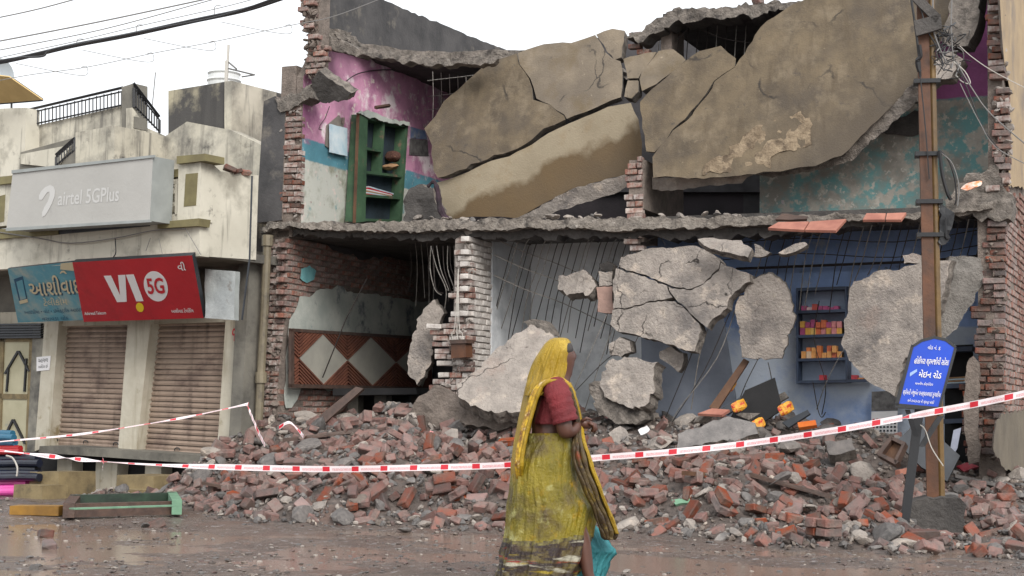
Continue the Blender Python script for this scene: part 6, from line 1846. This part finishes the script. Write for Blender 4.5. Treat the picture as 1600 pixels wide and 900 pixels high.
def skinned(nodes, edges, root=0, levels=2):
    me = bpy.data.meshes.new('body_skeleton')
    me.from_pydata([tuple(n[0]) for n in nodes], edges, [])
    o = bpy.data.objects.new('body_tmp', me)
    COL.objects.link(o)
    md = o.modifiers.new('skin', 'SKIN')
    for i, n in enumerate(nodes):
        r_ = n[1]
        me.skin_vertices[0].data[i].radius = r_ if isinstance(r_, tuple) else (r_, r_)
        me.skin_vertices[0].data[i].use_root = i == root
    md.use_smooth_shade = True
    s = o.modifiers.new('sub', 'SUBSURF')
    s.levels = s.render_levels = levels
    bpy.context.view_layer.update()
    ev = o.evaluated_get(bpy.context.evaluated_depsgraph_get())
    m2 = bpy.data.meshes.new_from_object(ev)
    V = [v.co.copy() for v in m2.vertices]
    Fc = [tuple(p.vertices) for p in m2.polygons]
    bpy.data.objects.remove(o)
    return V, Fc
nodes = [(W(862, 702), .15), (W(857, 676), .125), (W(864, 636), .14), (W(871, 606), .085), (W(876, 592), .055), (W(879, 575), .075), (W(877, 556), .098), (W(876, 541), .075),
         (W(868, 612, -.15), .062), (W(878, 648, -.19), .062), (W(884, 679, -.2), .06), (W(897, 671, -.14), .047), (W(906, 662, -.09), .028),
         (W(870, 610, .15), .06), (W(886, 650, .19), .05), (W(893, 678, .18), .045), (W(908, 664, .02), .028),
         (W(868, 722, -.07), .10), (W(893, 800, -.06), .07), (W(911, 846, -.08), .055), (W(920, 904, -.09), .038), (W(938, 918, -.09), .03),
         (W(858, 722, .09), .105), (W(848, 810, .1), .07), (W(836, 905, .1), .04), (W(856, 917, .1), .03)]
edges = [(0, 1), (1, 2), (2, 3), (3, 4), (4, 5), (5, 6), (6, 7), (3, 8), (8, 9), (9, 10), (10, 11), (11, 12), (3, 13), (13, 14), (14, 15), (15, 16), (0, 17), (17, 18), (18, 19), (19, 20), (20, 21), (0, 22), (22, 23), (23, 24), (24, 25)]
V, Fc = skinned(nodes, edges)
for c, rad, mv in ((W(894, 556), .028, Vector((.022, 0, -.004))), (W(888, 583), .03, Vector((.014, 0, 0))), (W(892, 570), .022, Vector((.010, 0, 0))), (W(892, 546), .03, Vector((.004, 0, 0)))):
    for v in V:
        d = (v - c).length
        if d < rad * 1.6: v += mv * math.exp(-(d / rad) ** 2)
mk('body', V, Fc, skin_m, wm, smooth=True)
for dy in (-.035, .035):
    me = rock_mesh('eye', 3, 2, .8)
    me.materials.append(hair_m)
    put('eye', me, Matrix.Translation(W(894, 552, dy)) @ Matrix.Diagonal((.018, .026, .018, 1)), wm)
# hands: palm with four unequal fingers and a thumb, loosely curled in front of the waist
for side, (pw, dyc, nm) in enumerate(((W(906, 662, -.085), -1, 'hand'), (W(909, 663, .01), 1, 'hand'))):
    mb = MB()
    X, Y_, Z_ = Vector((1, 0, 0)), Vector((0, 1, 0)), Vector((0, 0, 1))
    mb.tube([pw - X * .01, pw + X * .025 + Z_ * .004, pw + X * .06 - Z_ * .004], [.024, .034, .026], 8)
    for k, L in enumerate((.060, .068, .064, .05)):
        b0 = pw + X * .055 + Y_ * (-.03 + k * .019) + Z_ * (.012 - .006 * abs(k - 1))
        mb.tube([b0, b0 + X * L * .5 - Z_ * .012, b0 + X * L * .62 - Z_ * (.012 + L * .4), b0 + X * L * .4 - Z_ * (.02 + L * .62)], [.0095, .009, .008, .006], 6)
    b0 = pw + X * .012 + Y_ * (-.028 * -dyc) + Z_ * .015
    mb.tube([b0, b0 + X * .03 + Z_ * .022, b0 + X * .055 + Z_ * .014], [.012, .0105, .007], 6)
    mb.done(nm, skin_m, wm, smooth=True)

def loft(name, rings, m, fold=None, N=72, skip=None, cap=False, sub_n=4, solid=0.0):
    """rings: (py, x0, x1, half depth, centre depth)"""
    RR = catmull([Vector(r[:3]) for r in rings], sub_n)
    DD = catmull([Vector((r[3], r[4] if len(r) > 4 else 0, 0)) for r in rings], sub_n)
    V, Fc = [], []
    n = len(RR)
    for i, (r, d) in enumerate(zip(RR, DD)):
        t = i / (n - 1)
        cx, a = (r.y + r.z) / 2, (r.z - r.y) / 2
        for j in range(N):
            q = 2 * math.pi * j / N
            f = fold(q, t) if fold else 1
            V.append(W(cx + a * math.cos(q) * f, r.x, d.y + d.x * math.sin(q) * f))
    for i in range(n - 1):
        for j in range(N):
            if skip and skip(2 * math.pi * (j + .5) / N, i / (n - 1), RR[i].x): continue
            Fc.append((i * N + j, i * N + (j + 1) % N, (i + 1) * N + (j + 1) % N, (i + 1) * N + j))
    if cap: Fc.append(tuple(range(N)))
    return mk(name, V, Fc, m, wm, smooth=True)
def folds(amp0, amp1, k, sd, drift=2.0):
    def f(q, t):
        a = amp0 + (amp1 - amp0) * t
        w = noise.noise(Vector((math.cos(q) * 2.2, math.sin(q) * 2.2, t * drift + sd)))
        x = noise.noise(Vector((math.cos(q) * 5.5 + t * .8, math.sin(q) * 5.5, t * drift * .7 + sd + 9)))
        c = math.sin(k * q + 4 * w + t * 1.5)
        c2 = math.sin(k * 1.7 * q + 5 * x - t * 2)
        return 1 + a * (.5 * w + .5 * x + .42 * ((1 - abs(c)) ** 2 - .3) + .25 * ((1 - abs(c2)) ** 3 - .25))
    return f
loft('blouse', [(596, 860, 882, .07), (599, 853, 887, .12), (605, 848, 891, .165), (616, 844, 893, .18), (632, 840, 893, .18), (648, 836, 892, .175), (660, 833.5, 890, .17), (663, 834, 889, .166)], blouse_m, folds(.01, .03, 7, 3), cap=True)
A_ = catmull([W(866, 604, -.125), W(871, 615, -.172), W(878, 638, -.192), W(884, 660, -.2)], 6)
mb = MB().tube(A_, [.065] + [.083 + .004 * math.sin(i * 2.1) for i in range(len(A_) - 2)] + [.079], 20, caps=False)
mb.done('sleeve', blouse_m, wm, smooth=True)
A_ = catmull([W(868, 604, .125), W(874, 615, .17), W(882, 638, .19), W(888, 658, .19)], 6)
MB().tube(A_, [.06] + [.074] * (len(A_) - 1), 16, caps=False).done('sleeve', blouse_m, wm, smooth=True)
loft('petticoat', [(790, 845, 912, .12, .09), (822, 836, 932, .13, .10), (838, 832, 944, .14, .10), (852, 828, 952, .15, .10), (862, 826, 959, .15, .10), (868, 824, 953, .15, .10), (880, 823, 946, .15, .10), (900, 822, 941, .15, .1), (914, 822, 938, .15, .1)], teal_m, folds(.12, .30, 13, 5, .8), N=200)
sk = [(679, 828, 897, .15), (690, 820, 903, .18), (705, 810, 905, .2), (722, 803, 906, .215), (745, 799, 909, .22), (767, 797, 914, .225), (783, 794.5, 927, .225), (792, 793, 934, .225), (803, 792, 931, .23), (818, 791, 928, .23), (834, 789, 925, .235),
      (850, 786, 922, .242), (868, 782, 917, .246), (885, 779, 910, .25), (900, 776, 903, .25), (908, 776, 900, .25)]
def hem(q):   # the printed border climbs towards the front and dips in the folds
    return 843 - 9 * max(0, math.cos(q)) ** 2 + 3 * math.sin(3 * q + 1) + 2 * noise.noise(Vector((math.cos(q) * 4, math.sin(q) * 4, 0)))
fsk = folds(.07, .21, 8, 8, .9)
loft('sari_skirt', sk, sari_m, fsk, N=170, sub_n=7, skip=lambda q, t, py: py > hem(q))
loft('sari_trim', sk, mat('dark_zigzag_trim', (52, 40, 34), (120, 112, 60), 40, .5, .5, 60, .01, coords='World'), fsk, N=170, sub_n=7, skip=lambda q, t, py: not hem(q) < py <= hem(q) + 6)
loft('sari_border', sk, border_m, fsk, N=170, sub_n=7, skip=lambda q, t, py: py <= hem(q) + 6)
loft('waist_fold', [(677, 826, 899, .15), (681, 822, 902, .165), (687, 819, 904, .175), (694, 817, 905, .18)], sari_m, folds(.04, .05, 12, 2), N=80)
loft('veil', [(527.5, 868, 882, .03), (530, 860, 888, .065), (536, 853, 892, .09), (545, 846.5, 893.5, .108), (557, 839.5, 892.5, .116), (570, 834, 891, .118), (582, 830, 889, .124), (592, 827, 886, .14), (600, 824, 881, .158), (608, 822, 869, .165), (618, 819, 854, .17)],
     veil_m, folds(.05, .22, 7, 12, 1.0), N=120, cap=True, skip=lambda q, t, py: 538 < py < 604 and (q < .62 or q > 6.283 - .62))
loft('hair', [(531, 872, 886, .05), (536, 866, 892, .075), (543, 862, 895.5, .088), (549, 860, 896, .09), (553, 858, 893, .088)], hair_m, None, N=36, cap=True)
def sheet(name, rows, m, cols=18, amp=.012, sd=0, k=5):
    """rows of three control points (near edge, middle, far edge) given as (px, py, dy)"""
    D = [catmull([W(*p) for p in r], cols // 2) for r in rows]
    n = len(D[0])
    G = [catmull([D[i][j] for i in range(len(D))], 6) for j in range(n)]
    V, Fc = [], []
    mrow = len(G[0])
    for i in range(mrow):
        for j in range(n):
            w = amp * (math.sin(k * 6.283 * j / n + 2 * noise.noise(Vector((i * .12, j * .1, sd)))) + .8 * noise.noise(Vector((i * .2, j * .35, sd + 4))))
            V.append(G[j][i] + Vector((w * .5, -w, 0)))
    for i in range(mrow - 1):
        for j in range(n - 1):
            Fc.append((i * n + j, i * n + j + 1, (i + 1) * n + j + 1, (i + 1) * n + j))
    o = mk(name, V, Fc, m, wm, smooth=True)
    s = o.modifiers.new('thickness', 'SOLIDIFY')
    s.thickness = .006
    return o
sheet('veil_drape', [[(847, 606, -.16), (822, 603, 0), (850, 606, .16)], [(835, 640, -.16), (814, 640, 0), (838, 640, .16)], [(825, 670, -.165), (808, 668, 0), (830, 670, .16)], [(817, 704, -.175), (802, 704, 0), (822, 704, .17)], [(812, 732, -.165), (799, 730, 0), (814, 732, .16)], [(808, 748, -.12), (800, 746, 0), (810, 748, .12)]], veil_m, 18, .011, 2, 4)
for i, (o1, o2) in enumerate(((0, 0), (5, -.012), (-5, .012))):
    C_ = catmull([W(896 + o1 * .3, 616, -.06), W(886, 600 + o1 * .4, -.135), W(870, 593.5 + o1 * .4, -.178 + o2), W(851 + o1 * .3, 598, -.182 + o2), W(838 + o1 * .8, 613, -.178 + o2), W(829 + o1 * .8, 640, -.176 + o2), W(821 + o1 * .8, 670, -.182 + o2), W(813 + o1 * .8, 706, -.19 + o2), W(811 + o1 * .8, 730, -.18 + o2), W(812 + o1 * .5, 756, -.1)], 7)
    MB().tube(C_, [(.014 + .006 * noise.noise(Vector((j * .3, i, 0)))) * min(1, (len(C_) - j) / 12 + .25) for j in range(len(C_))], 8).done('veil_fold', [fold_m, veil_m, fold_m][i], wm, smooth=True)
fr_rows = [(598, 879, 890, -.09), (617, 886, 897, -.10), (640, 893, 905, -.09), (665, 896, 909, -.08), (690, 894, 913, -.17), (708, 894, 920, -.2), (732, 900, 927, -.205), (762, 911, 938, -.20), (792, 925, 949, -.18), (816, 932, 959, -.16), (834, 940, 965.5, -.15), (843, 945, 959, -.14)]
sheet('sari_end', [[(xl, py, d), ((xl + xr) / 2, py, d - .03), (xr, py, d + .05)] for py, xl, xr, d in fr_rows], pallu_m, 18, .02, 7, 4)
sheet('sari_end_edge', [[(xr - 4, py, d - .005), (xr - 2, py, d - .01), (xr + .6, py, d + .03)] for py, xl, xr, d in fr_rows[:11]], veil_m, 8, .014, 9, 2)
